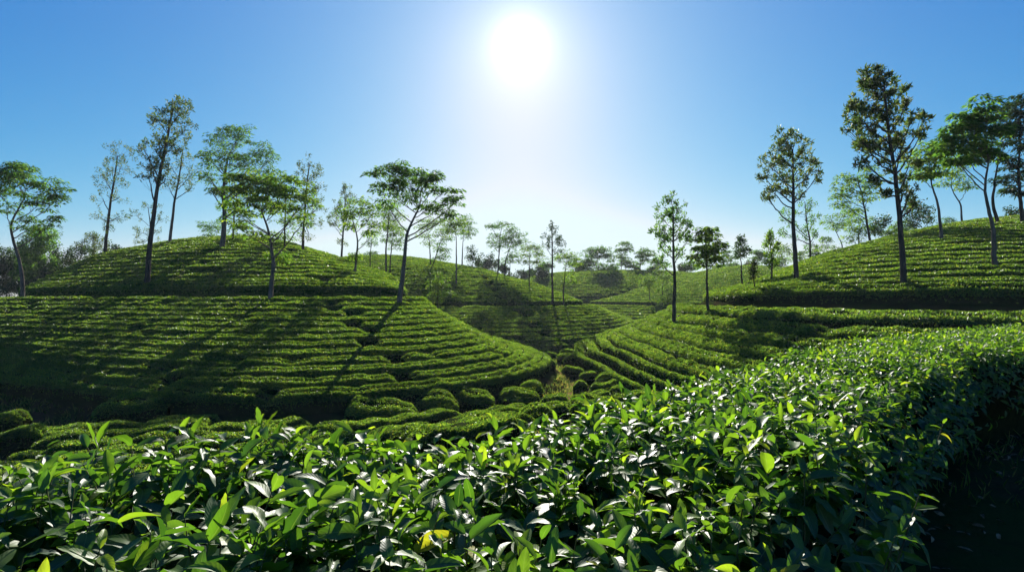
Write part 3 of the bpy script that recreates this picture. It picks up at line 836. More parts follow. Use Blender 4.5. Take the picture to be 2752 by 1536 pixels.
T_('albizia', 'slim tree on the middle hill crest with a pale straight trunk',
   [(1227, 713), (1228, 680), (1228, 650), (1226, 625)], [(1215, 600, 26, 14), (1240, 595, 22, 14), (1225, 615, 30, 14), (1205, 622, 16, 10)], bark=M_BARK, mat=M_LIGHT)
T_('albizia', 'thin dark tree with a rounded head right of the pale straight trunk on the crest',
   [(1241, 710), (1242, 670), (1245, 635)], [(1255, 592, 20, 14), (1262, 610, 16, 16), (1245, 615, 18, 14), (1260, 632, 14, 10)], D=74)
T_('bush', 'small shrubby tree low on the right end of the middle hill crest',
   [(1270, 722), (1270, 705), (1272, 692)], [(1268, 672, 16, 12), (1280, 690, 16, 14), (1262, 700, 14, 14), (1275, 708, 18, 10)], D=78, dens=0.8)
T_('light', 'young bushy sapling on the bench of the middle hill',
   [(1176, 824), (1176, 790), (1178, 760)], [(1180, 742, 18, 14), (1170, 760, 20, 16), (1192, 765, 18, 16), (1165, 785, 16, 12), (1195, 788, 16, 12), (1180, 775, 22, 16), (1176, 804, 14, 8)], D=51.5, dens=1.2, cat='sapling', name='sapling')
T_('flat', 'layered flat topped tree above the middle hill, straight thin trunk',
   [(1338, 737), (1340, 700), (1343, 650), (1347, 615)],
   [(1348, 602, 30, 10), (1322, 612, 18, 9), (1370, 615, 16, 9), (1332, 630, 26, 8), (1350, 642, 22, 9), (1322, 650, 18, 8), (1338, 662, 22, 8)], D=72)
T_('flat', 'windswept layered tree leaning right beside the flat topped one',
   [(1357, 742), (1358, 700), (1367, 667), (1378, 645)],
   [(1380, 622, 20, 9), (1395, 632, 22, 9), (1375, 642, 22, 9), (1402, 646, 12, 7), (1362, 655, 18, 8), (1385, 658, 16, 8)], D=71)
T_('albizia', 'small hazy tree under the windswept layered one', [(1368, 746), (1369, 720), (1371, 700)], [(1372, 680, 18, 12), (1380, 695, 14, 12), (1365, 698, 14, 10)], D=80)
T_('bush', 'pale distant tree left of the flat topped one', [(1320, 740), (1320, 725), (1319, 712)], [(1318, 694, 14, 10), (1308, 704, 12, 8), (1330, 706, 12, 9), (1318, 716, 18, 10)], D=120)
T_('light', 'light spreading tree growing on the right flank of the middle hill',
   [(1422, 773), (1423, 735), (1424, 696), (1426, 680)],
   [(1425, 658, 24, 10), (1410, 668, 16, 10), (1445, 664, 16, 10), (1428, 682, 26, 10), (1450, 690, 16, 10), (1412, 700, 14, 9), (1438, 704, 14, 9)])
T_('oak', 'tall pointed dark tree on the middle hill bench',
   [(1485, 818), (1484, 750), (1484, 690), (1483, 630), (1484, 600)],
   [(1484, 605, 8, 12), (1484, 622, 18, 14), (1498, 635, 16, 18), (1472, 638, 14, 16), (1486, 650, 28, 16), (1505, 655, 14, 14), (1468, 662, 12, 10), (1500, 672, 16, 8)], mat=M_DARK)
T_('light', 'leafy tree with a curving trunk right of the tall pointed one',
   [(1514, 818), (1514, 775), (1519, 731), (1522, 710)],
   [(1512, 680, 20, 12), (1535, 680, 20, 14), (1500, 692, 18, 12), (1522, 700, 26, 12), (1545, 700, 14, 12), (1532, 728, 16, 12), (1538, 752, 12, 12)])
T_('bush', 'round hazy tree behind the middle hill flank', [(1452, 775), (1452, 750)], [(1452, 728, 20, 18), (1440, 745, 16, 14), (1466, 745, 14, 14)], D=112)
T_('bush', 'low hazy bush tree left of the round hazy one', [(1400, 772), (1400, 755)], [(1395, 738, 18, 12), (1412, 742, 16, 12), (1378, 744, 14, 10)], D=125)
# the far ridge
T_('light', 'pale young tree on the far ridge left of the spreading crown', [(1578, 745), (1579, 725), (1580, 712)], [(1578, 692, 16, 12), (1590, 702, 14, 14), (1572, 708, 14, 12), (1585, 718, 16, 10)], D=122)
T_('albizia', 'broad spreading tree with layered crown on the far hill slope',
   [(1612, 764), (1610, 735), (1607, 705), (1605, 690)],
   [(1605, 668, 26, 10), (1625, 672, 18, 9), (1585, 678, 16, 9), (1608, 685, 28, 10), (1632, 688, 12, 8), (1640, 712, 18, 12), (1620, 718, 20, 12), (1640, 728, 14, 10)], D=118, mat=M_LIGHT)
T_('flat', 'dark flat topped tree alone on the far ridge', [(1669, 736), (1670, 710), (1672, 690)], [(1680, 655, 18, 7), (1668, 664, 14, 7), (1690, 664, 12, 7), (1676, 675, 20, 7), (1668, 686, 16, 7), (1682, 694, 16, 6)], D=126)
T_('flat', 'second trunk close right of the dark flat topped tree', [(1680, 736), (1680, 715), (1679, 700)], [(1680, 700, 14, 6), (1674, 708, 10, 5)], D=127)
T_('flat', 'tiny thin tree on the far ridge right of the two dark trunks', [(1697, 737), (1697, 722), (1698, 712)], [(1697, 706, 16, 6), (1690, 713, 9, 4), (1706, 712, 9, 4)], D=125)
T_('flat', 'layered tree on the far ridge just left of the tall double crowned tree', [(1721, 737), (1721, 705), (1722, 690)], [(1728, 674, 26, 8), (1745, 680, 18, 8), (1718, 688, 16, 7), (1735, 694, 22, 8), (1722, 706, 14, 7)], D=122)
T_('oak', 'tall tree with two stacked crowns standing in the valley between hills',
   [(1811, 872), (1810, 800), (1808, 730), (1806, 684), (1805, 630), (1806, 570)],
   [(1806, 535, 18, 14), (1792, 555, 24, 16), (1820, 560, 22, 18), (1775, 580, 26, 16), (1806, 585, 32, 20), (1836, 595, 20, 16), (1785, 615, 36, 18), (1830, 625, 28, 18), (1850, 610, 12, 12), (1775, 640, 20, 12), (1808, 648, 34, 16), (1845, 650, 16, 14), (1785, 672, 24, 12), (1828, 680, 28, 14), (1775, 700, 20, 12)], mat=M_ALBIZIA)
T_('light', 'light green broad tree right of the tall double crowned one, trunk at the bench',
   [(1903, 843), (1902, 780), (1898, 700), (1896, 670)],
   [(1896, 622, 18, 14), (1912, 635, 18, 14), (1880, 640, 20, 14), (1900, 655, 32, 14), (1925, 660, 14, 14), (1885, 675, 28, 14), (1912, 682, 28, 14), (1868, 692, 16, 10), (1930, 690, 14, 12), (1900, 705, 30, 10)])
T_('light', 'bushy young tree on the shoulder of the small far hill', [(1780, 802), (1780, 770), (1782, 745)], [(1782, 722, 16, 12), (1772, 738, 16, 14), (1794, 742, 14, 14), (1782, 756, 20, 12)])
T_('light', 'slight pale tree at the foot of the small far hill ridge', [(1746, 812), (1745, 780), (1743, 762)], [(1742, 742, 14, 10), (1734, 755, 12, 10), (1752, 758, 12, 10), (1743, 768, 16, 8)])
T_('light', 'round pale bushy tree in front of the small far hill', [(1793, 822), (1793, 800)], [(1793, 776, 16, 14), (1782, 792, 16, 14), (1806, 795, 16, 14), (1795, 808, 20, 10)], dens=1.2)
T_('oak', 'straight thin tree on the right slope of the small far hill', [(1997, 770), (1995, 720), (1993, 685)], [(1990, 645, 10, 10), (1992, 658, 18, 12), (1982, 672, 14, 10), (2004, 672, 12, 10), (1994, 684, 18, 8)], mat=M_DARK)
T_('flat', 'small dark tree at the left end of the small far hill crest', [(1960, 736), (1959, 715)], [(1955, 680, 18, 8), (1965, 690, 14, 8), (1954, 702, 14, 8), (1962, 714, 12, 7)], D=112)
T_('oak', 'tiny slim tree right of the straight thin one', [(2027, 786), (2027, 750), (2027, 725)], [(2027, 708, 8, 10), (2027, 725, 11, 10), (2024, 740, 8, 7)])
T_('light', 'tree with a broad hazy crown behind the small far hill', [(2040, 732), (2040, 710)], [(2035, 676, 18, 10), (2050, 682, 16, 10), (2040, 692, 22, 10), (2056, 700, 12, 9)], D=116)
T_('oak', 'pointed light tree on the crest of the small far hill', [(2073, 758), (2072, 710), (2070, 670)], [(2068, 634, 8, 10), (2070, 648, 16, 14), (2080, 662, 14, 12), (2062, 668, 16, 12), (2074, 684, 22, 12), (2066, 702, 16, 10), (2082, 712, 12, 8)], mat=M_LIGHT)
T_('light', 'bushy tree left of the tall silver oak behind the right hill', [(2110, 740), (2110, 715), (2111, 700)], [(2108, 664, 18, 12), (2122, 674, 16, 12), (2098, 680, 16, 12), (2112, 692, 24, 10)], D=80)

T_('bush', 'dark broad tree filling the wood at the left picture edge', [(62, 815), (62, 780), (64, 740)], [(55, 690, 30, 22), (90, 700, 26, 20), (30, 725, 30, 24), (70, 735, 38, 24), (115, 745, 30, 22), (40, 765, 30, 20), (90, 775, 36, 20)], D=68, group='wood beyond the left hill', dens=1.6)
T_('bush', 'low thick tree at the foot of the wood beside the leaning umbrella trunk', [(120, 808), (122, 790), (123, 770)], [(118, 742, 26, 18), (146, 752, 22, 16), (100, 765, 24, 16), (135, 775, 28, 14)], D=60, group='wood beyond the left hill', dens=1.6)
T_('bush', 'dark bushy tree between the wood and the sparse silver oak', [(180, 765), (181, 745), (182, 730)], [(176, 706, 18, 14), (196, 722, 22, 14), (166, 728, 18, 14), (182, 740, 26, 12)], D=63, group='wood beyond the left hill', dens=1.5)

for px, top, kd, D, lab in (
    (1300, 700, 'bush', 118, 'small hazy tree low between the shrubby tree and the flat topped one'),
    (1352, 712, 'bush', 125, 'faint bush tree at the foot of the flat topped tree'),
    (1428, 726, 'bush', 128, 'faint low tree left of the round hazy tree in the gap'),
    (1470, 700, 'light', 122, 'faint tree just left of the tall pointed dark tree'),
    (1545, 690, 'light', 124, 'hazy tree on the far ridge behind the curving trunk'),
    (1562, 706, 'bush', 126, 'low round tree on the far ridge left of the pale young one'),
    (1648, 720, 'bush', 128, 'low shrub tree on the far ridge left of the two dark trunks'),
    (1712, 722, 'bush', 126, 'low shrub tree on the far ridge under the layered one'),
    (1755, 712, 'light', 122, 'hazy tree on the far ridge left of the double crowned tree'),
    (1768, 690, 'light', 125, 'taller hazy tree touching the left side of the double crowned tree'),
    (1835, 708, 'bush', 124, 'hazy round tree right of the double crowned trunk'),
    (1856, 700, 'light', 122, 'hazy tree between the two leafy valley trees'),
    (1935, 706, 'light', 124, 'hazy tree right of the light green broad tree'),
    (1978, 700, 'light', 118, 'faint tree behind the straight thin tree of the small far hill'),
    (2015, 704, 'bush', 119, 'faint bush tree right of the straight thin tree'),
    (2092, 690, 'light', 110, 'hazy tree just right of the pointed light tree'),
    (2150, 668, 'light', 72, 'pale tree at the foot of the egg shaped silver oak'),
    (2200, 672, 'bush', 70, 'small dim tree between the silver oak and the bare V tree'),
    (2240, 660, 'light', 64, 'small feathery tree left of the bare V tree'),
    (2400, 604, 'light', 50, 'leafy tree behind the foot of the tallest right tree'),
    (2425, 590, 'light', 52, 'light tree just left of the rounded dark one')):
    h = (742 - top) if D > 100 else 60
    r = h * 0.24
    tree(kd, lab, [(px, top + h), (px + 1, top + h * 0.6), (px, top + h * 0.35)],
         [(px + rng.uniform(-.3, .3) * r, top + r * .7, r * .9, r * .6), (px - r * .7, top + r * 1.3, r * .9, r * .6), (px + r * .7, top + r * 1.4, r * .9, r * .6), (px, top + r * 2.1, r * 1.1, r * .6)], D=D, group='small trees along the far ridges')
# the right hill
T_('oak', 'tall silver oak with an egg shaped crown on the left shoulder of the right hill',
   [(2140, 760), (2137, 700), (2131, 610), (2127, 540), (2130, 470), (2132, 400)],
   [(2104, 362, 24, 18), (2138, 362, 18, 18), (2120, 390, 36, 24), (2085, 405, 30, 24), (2155, 395, 22, 24), (2075, 440, 34, 24), (2120, 435, 40, 28), (2165, 430, 28, 26), (2190, 445, 18, 20), (2060, 470, 24, 18), (2100, 478, 36, 22), (2150, 475, 36, 22), (2185, 480, 22, 18), (2105, 510, 36, 20), (2150, 515, 30, 18), (2075, 505, 20, 14), (2060, 530, 16, 12)], tw=14)
T_('oak', 'thin tree with scattered sprays behind the egg shaped silver oak',
   [(2181, 722), (2177, 650), (2168, 580), (2164, 540)],
   [(2180, 555, 26, 14), (2155, 575, 28, 14), (2105, 570, 24, 12), (2190, 590, 20, 12), (2120, 595, 28, 14), (2165, 615, 26, 14), (2110, 625, 22, 12), (2190, 625, 14, 10), (2150, 640, 26, 12), (2175, 665, 20, 10)], D=40, dens=0.8, mat=M_ALBIZIA)
T_('light', 'small pale tree low behind the right slope beside the thin scattered one', [(2217, 712), (2216, 680)], [(2212, 640, 14, 12), (2222, 655, 14, 14), (2208, 665, 12, 10)], D=62)
T_('albizia', 'bare branched V tree with a thin canopy over the right slope', [(2264, 692), (2258, 655), (2246, 625)], [(2232, 590, 22, 12), (2256, 582, 26, 12), (2275, 595, 18, 12), (2250, 606, 24, 8)], D=48, dens=0.7, mat=M_LIGHT)
T_('light', 'feathery light tree left of the leaning tree on the right slope', [(2308, 674), (2307, 640), (2304, 600)], [(2300, 582, 22, 14), (2316, 598, 18, 14), (2288, 605, 20, 12), (2306, 620, 26, 12), (2296, 642, 22, 10)], D=44)
T_('albizia', 'leaning tree with drooping crown left of the tallest right tree',
   [(2343, 664), (2334, 600), (2323, 548), (2310, 500), (2305, 475)],
   [(2300, 470, 34, 16), (2330, 462, 24, 16), (2275, 490, 28, 16), (2315, 495, 36, 16), (2258, 515, 20, 14), (2345, 490, 22, 18), (2290, 525, 30, 14), (2330, 530, 26, 16), (2265, 545, 18, 10), (2310, 560, 24, 12)], D=38, mat=M_LIGHT)
T_('bush', 'low dark tree at the crest under the tallest right tree', [(2372, 656), (2370, 635), (2368, 622)], [(2362, 592, 18, 14), (2380, 605, 24, 16), (2352, 615, 18, 14), (2372, 628, 26, 12)], D=46, dens=0.9)
T_('bush', 'rounded dense dark tree on the right crest', [(2459, 632), (2460, 615), (2462, 600)], [(2468, 552, 26, 16), (2448, 572, 26, 18), (2490, 575, 24, 18), (2470, 592, 34, 16), (2500, 592, 14, 10), (2448, 605, 18, 10)], D=46)
T_('oak', 'tallest tree of the picture, slim trunk and long narrow crown on the right hill',
   [(2429, 772), (2425, 700), (2418, 600), (2408, 510), (2399, 440), (2390, 390), (2378, 300), (2368, 220)],
   [(2330, 196, 18, 18), (2366, 188, 12, 18), (2345, 215, 34, 22), (2385, 215, 16, 16), (2325, 235, 30, 22), (2365, 245, 36, 26), (2310, 275, 32, 24), (2350, 280, 38, 26), (2425, 245, 18, 18), (2400, 275, 28, 22), (2440, 280, 20, 24), (2300, 320, 34, 24), (2345, 325, 38, 26), (2395, 320, 32, 26), (2450, 320, 24, 18), (2485, 320, 18, 14), (2285, 360, 26, 18), (2330, 365, 40, 24), (2385, 365, 40, 26), (2440, 365, 26, 20), (2470, 360, 16, 12), (2320, 400, 34, 18), (2370, 405, 36, 20), (2425, 405, 34, 20), (2330, 435, 26, 14), (2445, 440, 24, 20), (2380, 445, 24, 16), (2440, 480, 26, 18), (2365, 480, 24, 14), (2435, 520, 26, 18), (2375, 530, 22, 14), (2460, 545, 14, 12)], tw=17)
T_('albizia', 'slanting purple grey trunk with airy crown right of the tallest tree',
   [(2529, 650), (2523, 600), (2513, 542), (2500, 500), (2493, 466)],
   [(2490, 400, 26, 18), (2512, 390, 20, 20), (2475, 425, 28, 18), (2505, 430, 30, 20), (2530, 420, 18, 18), (2490, 455, 34, 16), (2520, 462, 20, 14), (2470, 470, 18, 12)], mat=M_LIGHT, bark=M_BARK)
T_('albizia', 'Y shaped tree on the right hill crest with pale forked trunk',
   [(2586, 612), (2584, 580), (2580, 550), (2566, 525), (2558, 500)],
   [(2550, 435, 28, 18), (2580, 440, 22, 16), (2560, 462, 34, 16), (2590, 478, 24, 14), (2545, 488, 20, 12), (2600, 500, 14, 10)], D=42, mat=M_LIGHT, bark=M_BARK)
T_('flat', 'tiny tree behind the crest between slanting and Y shaped trunks', [(2536, 618), (2538, 600), (2542, 590)], [(2548, 592, 18, 10), (2538, 602, 14, 8), (2558, 604, 12, 8)], D=58)
T_('albizia', 'windblown tree with a pale curved trunk in front on the right hill',
   [(2676, 724), (2673, 660), (2666, 596), (2650, 535), (2650, 490), (2658, 440)],
   [(2640, 278, 26, 20), (2605, 300, 26, 18), (2650, 312, 36, 24), (2575, 330, 26, 18), (2615, 340, 40, 24), (2660, 352, 34, 24), (2560, 362, 26, 16), (2595, 378, 36, 20), (2640, 388, 40, 22), (2545, 395, 22, 12), (2580, 410, 30, 14), (2620, 425, 30, 14), (2560, 432, 20, 10), (2670, 410, 22, 18)], tw=15, bark=M_BARK)
T_('albizia', 'darker tree close behind the windblown one, trunk crossing it',
   [(2686, 636), (2680, 590), (2668, 545), (2672, 490), (2682, 430)],
   [(2700, 290, 26, 20), (2690, 325, 28, 22), (2715, 345, 24, 20), (2700, 375, 26, 18), (2685, 420, 22, 14), (2705, 440, 22, 14), (2690, 480, 20, 10)], D=31, mat=M_DARK)
T_('albizia', 'dark tree cut by the right picture edge',
   [(2750, 626), (2745, 560), (2737, 490), (2738, 430), (2742, 370)],
   [(2740, 262, 24, 20), (2722, 290, 22, 20), (2750, 315, 34, 26), (2730, 345, 30, 22), (2760, 370, 30, 24), (2735, 395, 26, 20), (2725, 435, 22, 16), (2750, 450, 26, 18), (2735, 480, 26, 14), (2715, 505, 16, 10), (2750, 520, 18, 12)], D=30, mat=M_DARK)
T_('bush', 'low leafy tree at the right picture edge below the dark crown', [(2745, 622), (2742, 600)], [(2735, 560, 18, 14), (2750, 575, 18, 14), (2738, 590, 14, 12)], D=40, dens=0.8)
# the wood beyond the left end of the left hill
T_('bush', 'dense tree of the dark wood at the left picture edge', [(18, 800), (18, 760)], [(10, 690, 34, 26), (28, 720, 34, 26), (0, 740, 34, 30), (30, 765, 30, 20)], D=66, group='wood beyond the left hill', dens=1.5)
T_('bush', 'taller olive tree of the dark wood behind the leaning umbrella tree', [(105, 790), (105, 740), (106, 700)], [(105, 625, 34, 20), (80, 650, 34, 24), (125, 655, 28, 22), (100, 685, 44, 24), (75, 710, 34, 24), (125, 710, 30, 24), (100, 740, 44, 22)], D=62, group='wood beyond the left hill', mat=M_ALBIZIA, dens=1.5)
T_('bush', 'narrow dark tree between the olive tree and the round shiny bush', [(148, 770), (148, 730)], [(146, 672, 14, 18), (152, 700, 16, 20), (142, 725, 22, 18), (160, 735, 18, 14)], D=64, group='wood beyond the left hill', dens=1.5)
T_('bush', 'round shiny dark green bush tree left of the hill crest', [(205, 745), (205, 715)], [(200, 668, 20, 14), (222, 672, 18, 14), (185, 688, 20, 16), (215, 695, 26, 18), (195, 712, 28, 16)], D=58, group='wood beyond the left hill', dens=1.3)
T_('oak', 'brownish feathery tree behind the round shiny bush', [(258, 725), (257, 690), (250, 660)], [(240, 634, 20, 12), (262, 645, 24, 14), (250, 662, 30, 16), (275, 668, 18, 14), (258, 684, 28, 14)], D=66, group='wood beyond the left hill', dens=1.5)
T_('bush', 'small grey green tree low beside the sparse silver oak', [(312, 710), (312, 690)], [(308, 664, 12, 10), (318, 676, 12, 12), (302, 680, 14, 10)], D=72, group='wood beyond the left hill', dens=1.5)
T_('bush', 'low brush tree under the wood at the left edge', [(50, 805), (50, 785)], [(45, 770, 26, 18), (75, 775, 26, 18), (20, 785, 26, 16), (110, 770, 20, 14)], D=58, group='wood beyond the left hill', dens=1.5)

# ------------------------------------------------------------------ the big hedge in front
def tea_leaf_mat():
    m, n, l, out = new_mat('glossy tea leaf')
    a = n.new('ShaderNodeAttribute'); a.attribute_name = 'age'
    ramp = n.new('ShaderNodeValToRGB'); el = ramp.color_ramp.elements
    for _ in range(3): el.new(0.5)
    for e, (p, c) in zip(el, [(0.0, (0.019, 0.056, 0.010)), (0.35, (0.047, 0.108, 0.011)), (0.65, (0.098, 0.170, 0.013)), (0.86, (0.18, 0.24, 0.017)), (1.0, (0.30, 0.27, 0.02))]):
        e.position = p; e.color = (*c, 1)
    l.new(a.outputs['Fac'], ramp.inputs[0])
    uv = n.new('ShaderNodeUVMap'); uv.uv_map = 'UVMap'
    sep = n.new('ShaderNodeSeparateXYZ'); l.new(uv.outputs[0], sep.inputs[0])
    def math_(op, x, y=None):
        k = n.new('ShaderNodeMath'); k.operation = op
        for i, v in enumerate((x, y)):
            if v is None: continue
            if isinstance(v, (int, float)): k.inputs[i].default_value = v
            else: l.new(v, k.inputs[i])
        return k.outputs[0]
    ax = math_('ABSOLUTE', sep.outputs['Y'])
    ph = math_('SUBTRACT', math_('MULTIPLY', sep.outputs['X'], 25.0), math_('MULTIPLY', ax, 6.0))
    wave = math_('SINE', ph)
    rib = math_('MULTIPLY', math_('POWER', math_('ABSOLUTE', wave), 1.0), math_('MULTIPLY', math_('MINIMUM', math_('MULTIPLY', ax, 3.0), 1.0), 1.0))
    midrib = math_('SMOOTHSTEP' if False else 'LESS_THAN', ax, 0.045)
    noi = n.new('ShaderNodeTexNoise'); noi.inputs['Scale'].default_value = 60; noi.inputs['Detail'].default_value = 3
    tc = n.new('ShaderNodeTexCoord'); l.new(tc.outputs['Object'], noi.inputs['Vector'])
    h = math_('ADD', math_('MULTIPLY', rib, 0.7), math_('MULTIPLY', noi.outputs[0], 0.8))
    bmp = n.new('ShaderNodeBump'); bmp.inputs['Strength'].default_value = 0.12; bmp.inputs['Distance'].default_value = 0.003
    l.new(h, bmp.inputs['Height'])
    mixc = n.new('ShaderNodeMix'); mixc.data_type = 'RGBA'
    l.new(math_('MULTIPLY', midrib, 0.5), mixc.inputs[0]); l.new(ramp.outputs[0], mixc.inputs[6]); mixc.inputs[7].default_value = (0.14, 0.20, 0.05, 1)
    vary = n.new('ShaderNodeVectorMath'); vary.operation = 'SCALE'
    l.new(mixc.outputs[2], vary.inputs[0])
    n2 = n.new('ShaderNodeTexNoise'); n2.inputs['Scale'].default_value = 18; n2.inputs['Detail'].default_value = 2
    l.new(tc.outputs['Object'], n2.inputs['Vector'])
    l.new(math_('ADD', math_('MULTIPLY', n2.outputs[0], 0.9), 0.55), vary.inputs['Scale'])
    n4 = n.new('ShaderNodeTexNoise'); n4.inputs['Scale'].default_value = 34; n4.inputs['Detail'].default_value = 4
    l.new(tc.outputs['Object'], n4.inputs['Vector'])
    blot = n.new('ShaderNodeMapRange'); blot.inputs[1].default_value = 0.66; blot.inputs[2].default_value = 0.72; l.new(n4.outputs[0], blot.inputs[0])
    mb = n.new('ShaderNodeMix'); mb.data_type = 'RGBA'; l.new(math_('MULTIPLY', blot.outputs[0], 0.7), mb.inputs[0]); l.new(vary.outputs[0], mb.inputs[6]); mb.inputs[7].default_value = (0.11, 0.085, 0.025, 1)
    p = n.new('ShaderNodeBsdfPrincipled')
    l.new(mb.outputs[2], p.inputs['Base Color']); l.new(bmp.outputs[0], p.inputs['Normal'])
    p.inputs['Roughness'].default_value = 0.5; p.inputs['Specular IOR Level'].default_value = 0.45
    t = n.new('ShaderNodeBsdfTranslucent'); l.new(bmp.outputs[0], t.inputs['Normal'])
    tm = n.new('ShaderNodeVectorMath'); tm.operation = 'MULTIPLY'; tm.inputs[1].default_value = (2.6, 2.7, 1.2)
    l.new(vary.outputs[0], tm.inputs[0]); l.new(tm.outputs[0], t.inputs['Color'])
    mx = n.new('ShaderNodeMixShader')
    l.new(math_('ADD', math_('MULTIPLY', a.outputs['Fac'], 0.22), 0.32), mx.inputs[0])
    l.new(p.outputs[0], mx.inputs[1]); l.new(t.outputs[0], mx.inputs[2]); l.new(mx.outputs[0], out.inputs[0])
    return m
M_TEA = tea_leaf_mat()

def blades(P, d, nv, L, W, age, nu=9, nw=4):
    """Full leaf blades: pointed ellipse, folded on the midrib, curling down, with a wavy edge."""
    N = len(P)
    d = nrm(d); side = nrm(np.cross(d, nv)); up = np.cross(side, d)
    v = np.linspace(0, 1, nu + 1); x = np.linspace(-1, 1, nw + 1)
    prof = (v ** 0.62) * (1 - v) ** 0.72; prof = prof / prof.max(); prof[0] = 0.06; prof[-1] = 0.02
    curl = rng.normal(0.20, 0.17, N); fold = rng.uniform(0.12, 0.55, N); wa = rng.uniform(0.01, 0.05, N); wp = rng.uniform(0, 6.28, N)
    twist = rng.normal(0, 0.35, N)
    vv = v[None, :, None]; xx = x[None, None, :]
    half = prof[None, :, None] * (W / 2)[:, None, None]
    tw = twist[:, None, None] * vv
    a = xx * half * np.cos(tw) * (1 - 0.25 * fold[:, None, None] * np.abs(xx))
    z = np.abs(xx) * half * fold[:, None, None] * 1.2 + xx * half * np.sin(tw)
    z = z - curl[:, None, None] * L[:, None, None] * (vv ** 2.2) * 1.1 + wa[:, None, None] * L[:, None, None] * np.sin(v * 17 + 0)[None, :, None] * np.abs(xx) ** 2 * np.sin(wp)[:, None, None]
    al = L[:, None, None] * (vv - 0.18 * np.abs(curl)[:, None, None] * vv ** 3) + 0 * xx
    V = P[:, None, None] + al[..., None] * d[:, None, None] + a[..., None] * side[:, None, None] + z[..., None] * up[:, None, None]
    K = (nu + 1) * (nw + 1)
    i = np.arange(nu)[:, None] * (nw + 1); j = np.arange(nw)[None]
    q = np.stack([i + j, i + j + 1, i + nw + 1 + j + 1, i + nw + 1 + j], -1).reshape(-1, 4)
    F = (np.arange(N)[:, None, None] * K + q[None]).reshape(-1, 4)
    uv = np.stack(np.broadcast_arrays(vv + 0 * xx, xx + 0 * vv), -1).reshape(1, K, 2)
    uv = np.broadcast_to(uv, (N, K, 2)).reshape(-1, 2)
    return V.reshape(-1, 3), F, uv, np.repeat(age, K)

# far edge of its clipped top, and its near edge, in plan
FAR = np.array([(-6.2, 0.85), (-3.6, 1.35), (-1.85, 1.95), (-0.96, 2.22), (0.0, 2.62), (0.75, 3.35), (1.95, 4.75), (4.4, 7.2), (7.4, 9.6), (10.5, 11.6), (14.5, 13.8)])
NEAR = np.array([(-5.4, -1.2), (-3.0, -0.75), (-1.35, -0.1), (-0.35, 0.3), (0.50, 0.97), (1.22, 1.86), (2.4, 3.35), (4.8, 5.7), (8.3, 7.8), (11.4, 9.8), (15.4, 12.0)])
def hedge_uv(t, w):                               # t along 0..1, w across 0 (near) .. 1 (far)
    u = np.linspace(0, 1, len(FAR))
    a = np.stack([np.interp(t, u, FAR[:, k]) for k in range(2)], 1); b = np.stack([np.interp(t, u, NEAR[:, k]) for k in range(2)], 1)
    return b + (a - b) * w[:, None]
def hedge_top(x, y, w):
    edge = np.clip(np.minimum(w, 1 - w) / 0.16, 0, 1)
    left = np.clip((-0.4 - x) / 2.5, 0, 1)
    return -0.50 - 0.02 * left + 0.045 * wob(x, y, 2.6, 41) + 0.03 * wob(x, y, 6.5, 42) - 0.26 * (1 - edge) ** 2
front = empty('tea_hedge', (0.5, 1.6, -1.55))
tag(front, 'broad front tea hedge of large glossy leaves running from lower left to the right edge', 'tea hedge')

# its dark inside: a clipped body well below the leaves
nt, nw_ = 90, 13
tt = np.repeat(np.linspace(0, 1, nt), nw_); ww = np.tile(np.linspace(0.06, 0.94, nw_), nt)
xy = hedge_uv(tt, ww)
zt = hedge_top(xy[:, 0], xy[:, 1], ww) - 0.24 + rng.normal(0, 0.03, len(tt))
V = np.stack([xy[:, 0], xy[:, 1], zt], 1)
i = np.arange(nt - 1)[:, None] * nw_; j = np.arange(nw_ - 1)[None]
F = np.stack([i + j, i + nw_ + j, i + nw_ + j + 1, i + j + 1], -1).reshape(-1, 4)
skirts, base, V0 = [], len(V), V.reshape(nt, nw_, 3).copy()
for side in (0, nw_ - 1):
    e = V0[:, side].copy(); inner = V0[:, 3 if side == 0 else nw_ - 4]
    f = e + (inner - e) * 0.35; f[:, 2] = floor_z(f[:, 0], f[:, 1]) - 0.05
    V = np.concatenate([V, f])
    a = np.arange(nt - 1)
    skirts.append(np.stack([a * nw_ + side, (a + 1) * nw_ + side, base + a + 1, base + a], 1)); base += nt
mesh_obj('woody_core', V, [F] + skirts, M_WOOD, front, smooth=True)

def shoot_leaves(base, stem, n_leaf, Lmax, young, h):
    """leaves spiralling up one shoot; returns arrays for blades()."""
    P, d, nv, L, W, A = [], [], [], [], [], []
    ref = nrm(np.cross(stem, np.array([0.3, 0.2, 1.0]))); ref2 = np.cross(stem, ref)
    az = rng.uniform(0, 6.28)
    for k in range(n_leaf):
        f = k / max(1, n_leaf - 1)
        az += 2.4 + rng.normal(0, 0.25)
        el = R_(-20 + 62 * f ** 1.7) + rng.normal(0, 0.26)
        rad = math.cos(az) * ref + math.sin(az) * ref2
        P.append(base + stem * h * (0.05 + 0.95 * f)); d.append(math.cos(el) * rad + math.sin(el) * stem); nv.append(-math.sin(el) * rad + math.cos(el) * stem + rng.normal(0, 0.18, 3))
        l = Lmax * (1 - 0.45 * f ** 1.6) * rng.uniform(0.78, 1.12)
        L.append(l); W.append(l * rng.uniform(0.34, 0.46))
        A.append(np.clip(0.18 + 0.45 * f ** 1.5 * young + rng.normal(0, 0.13), 0, 0.88) if rng.uniform() > 0.004 else 0.96)
    return P, d, nv, L, W, A

def gather(lists): return [np.array(sum((x[k] for x in lists), [])) for k in range(6)]
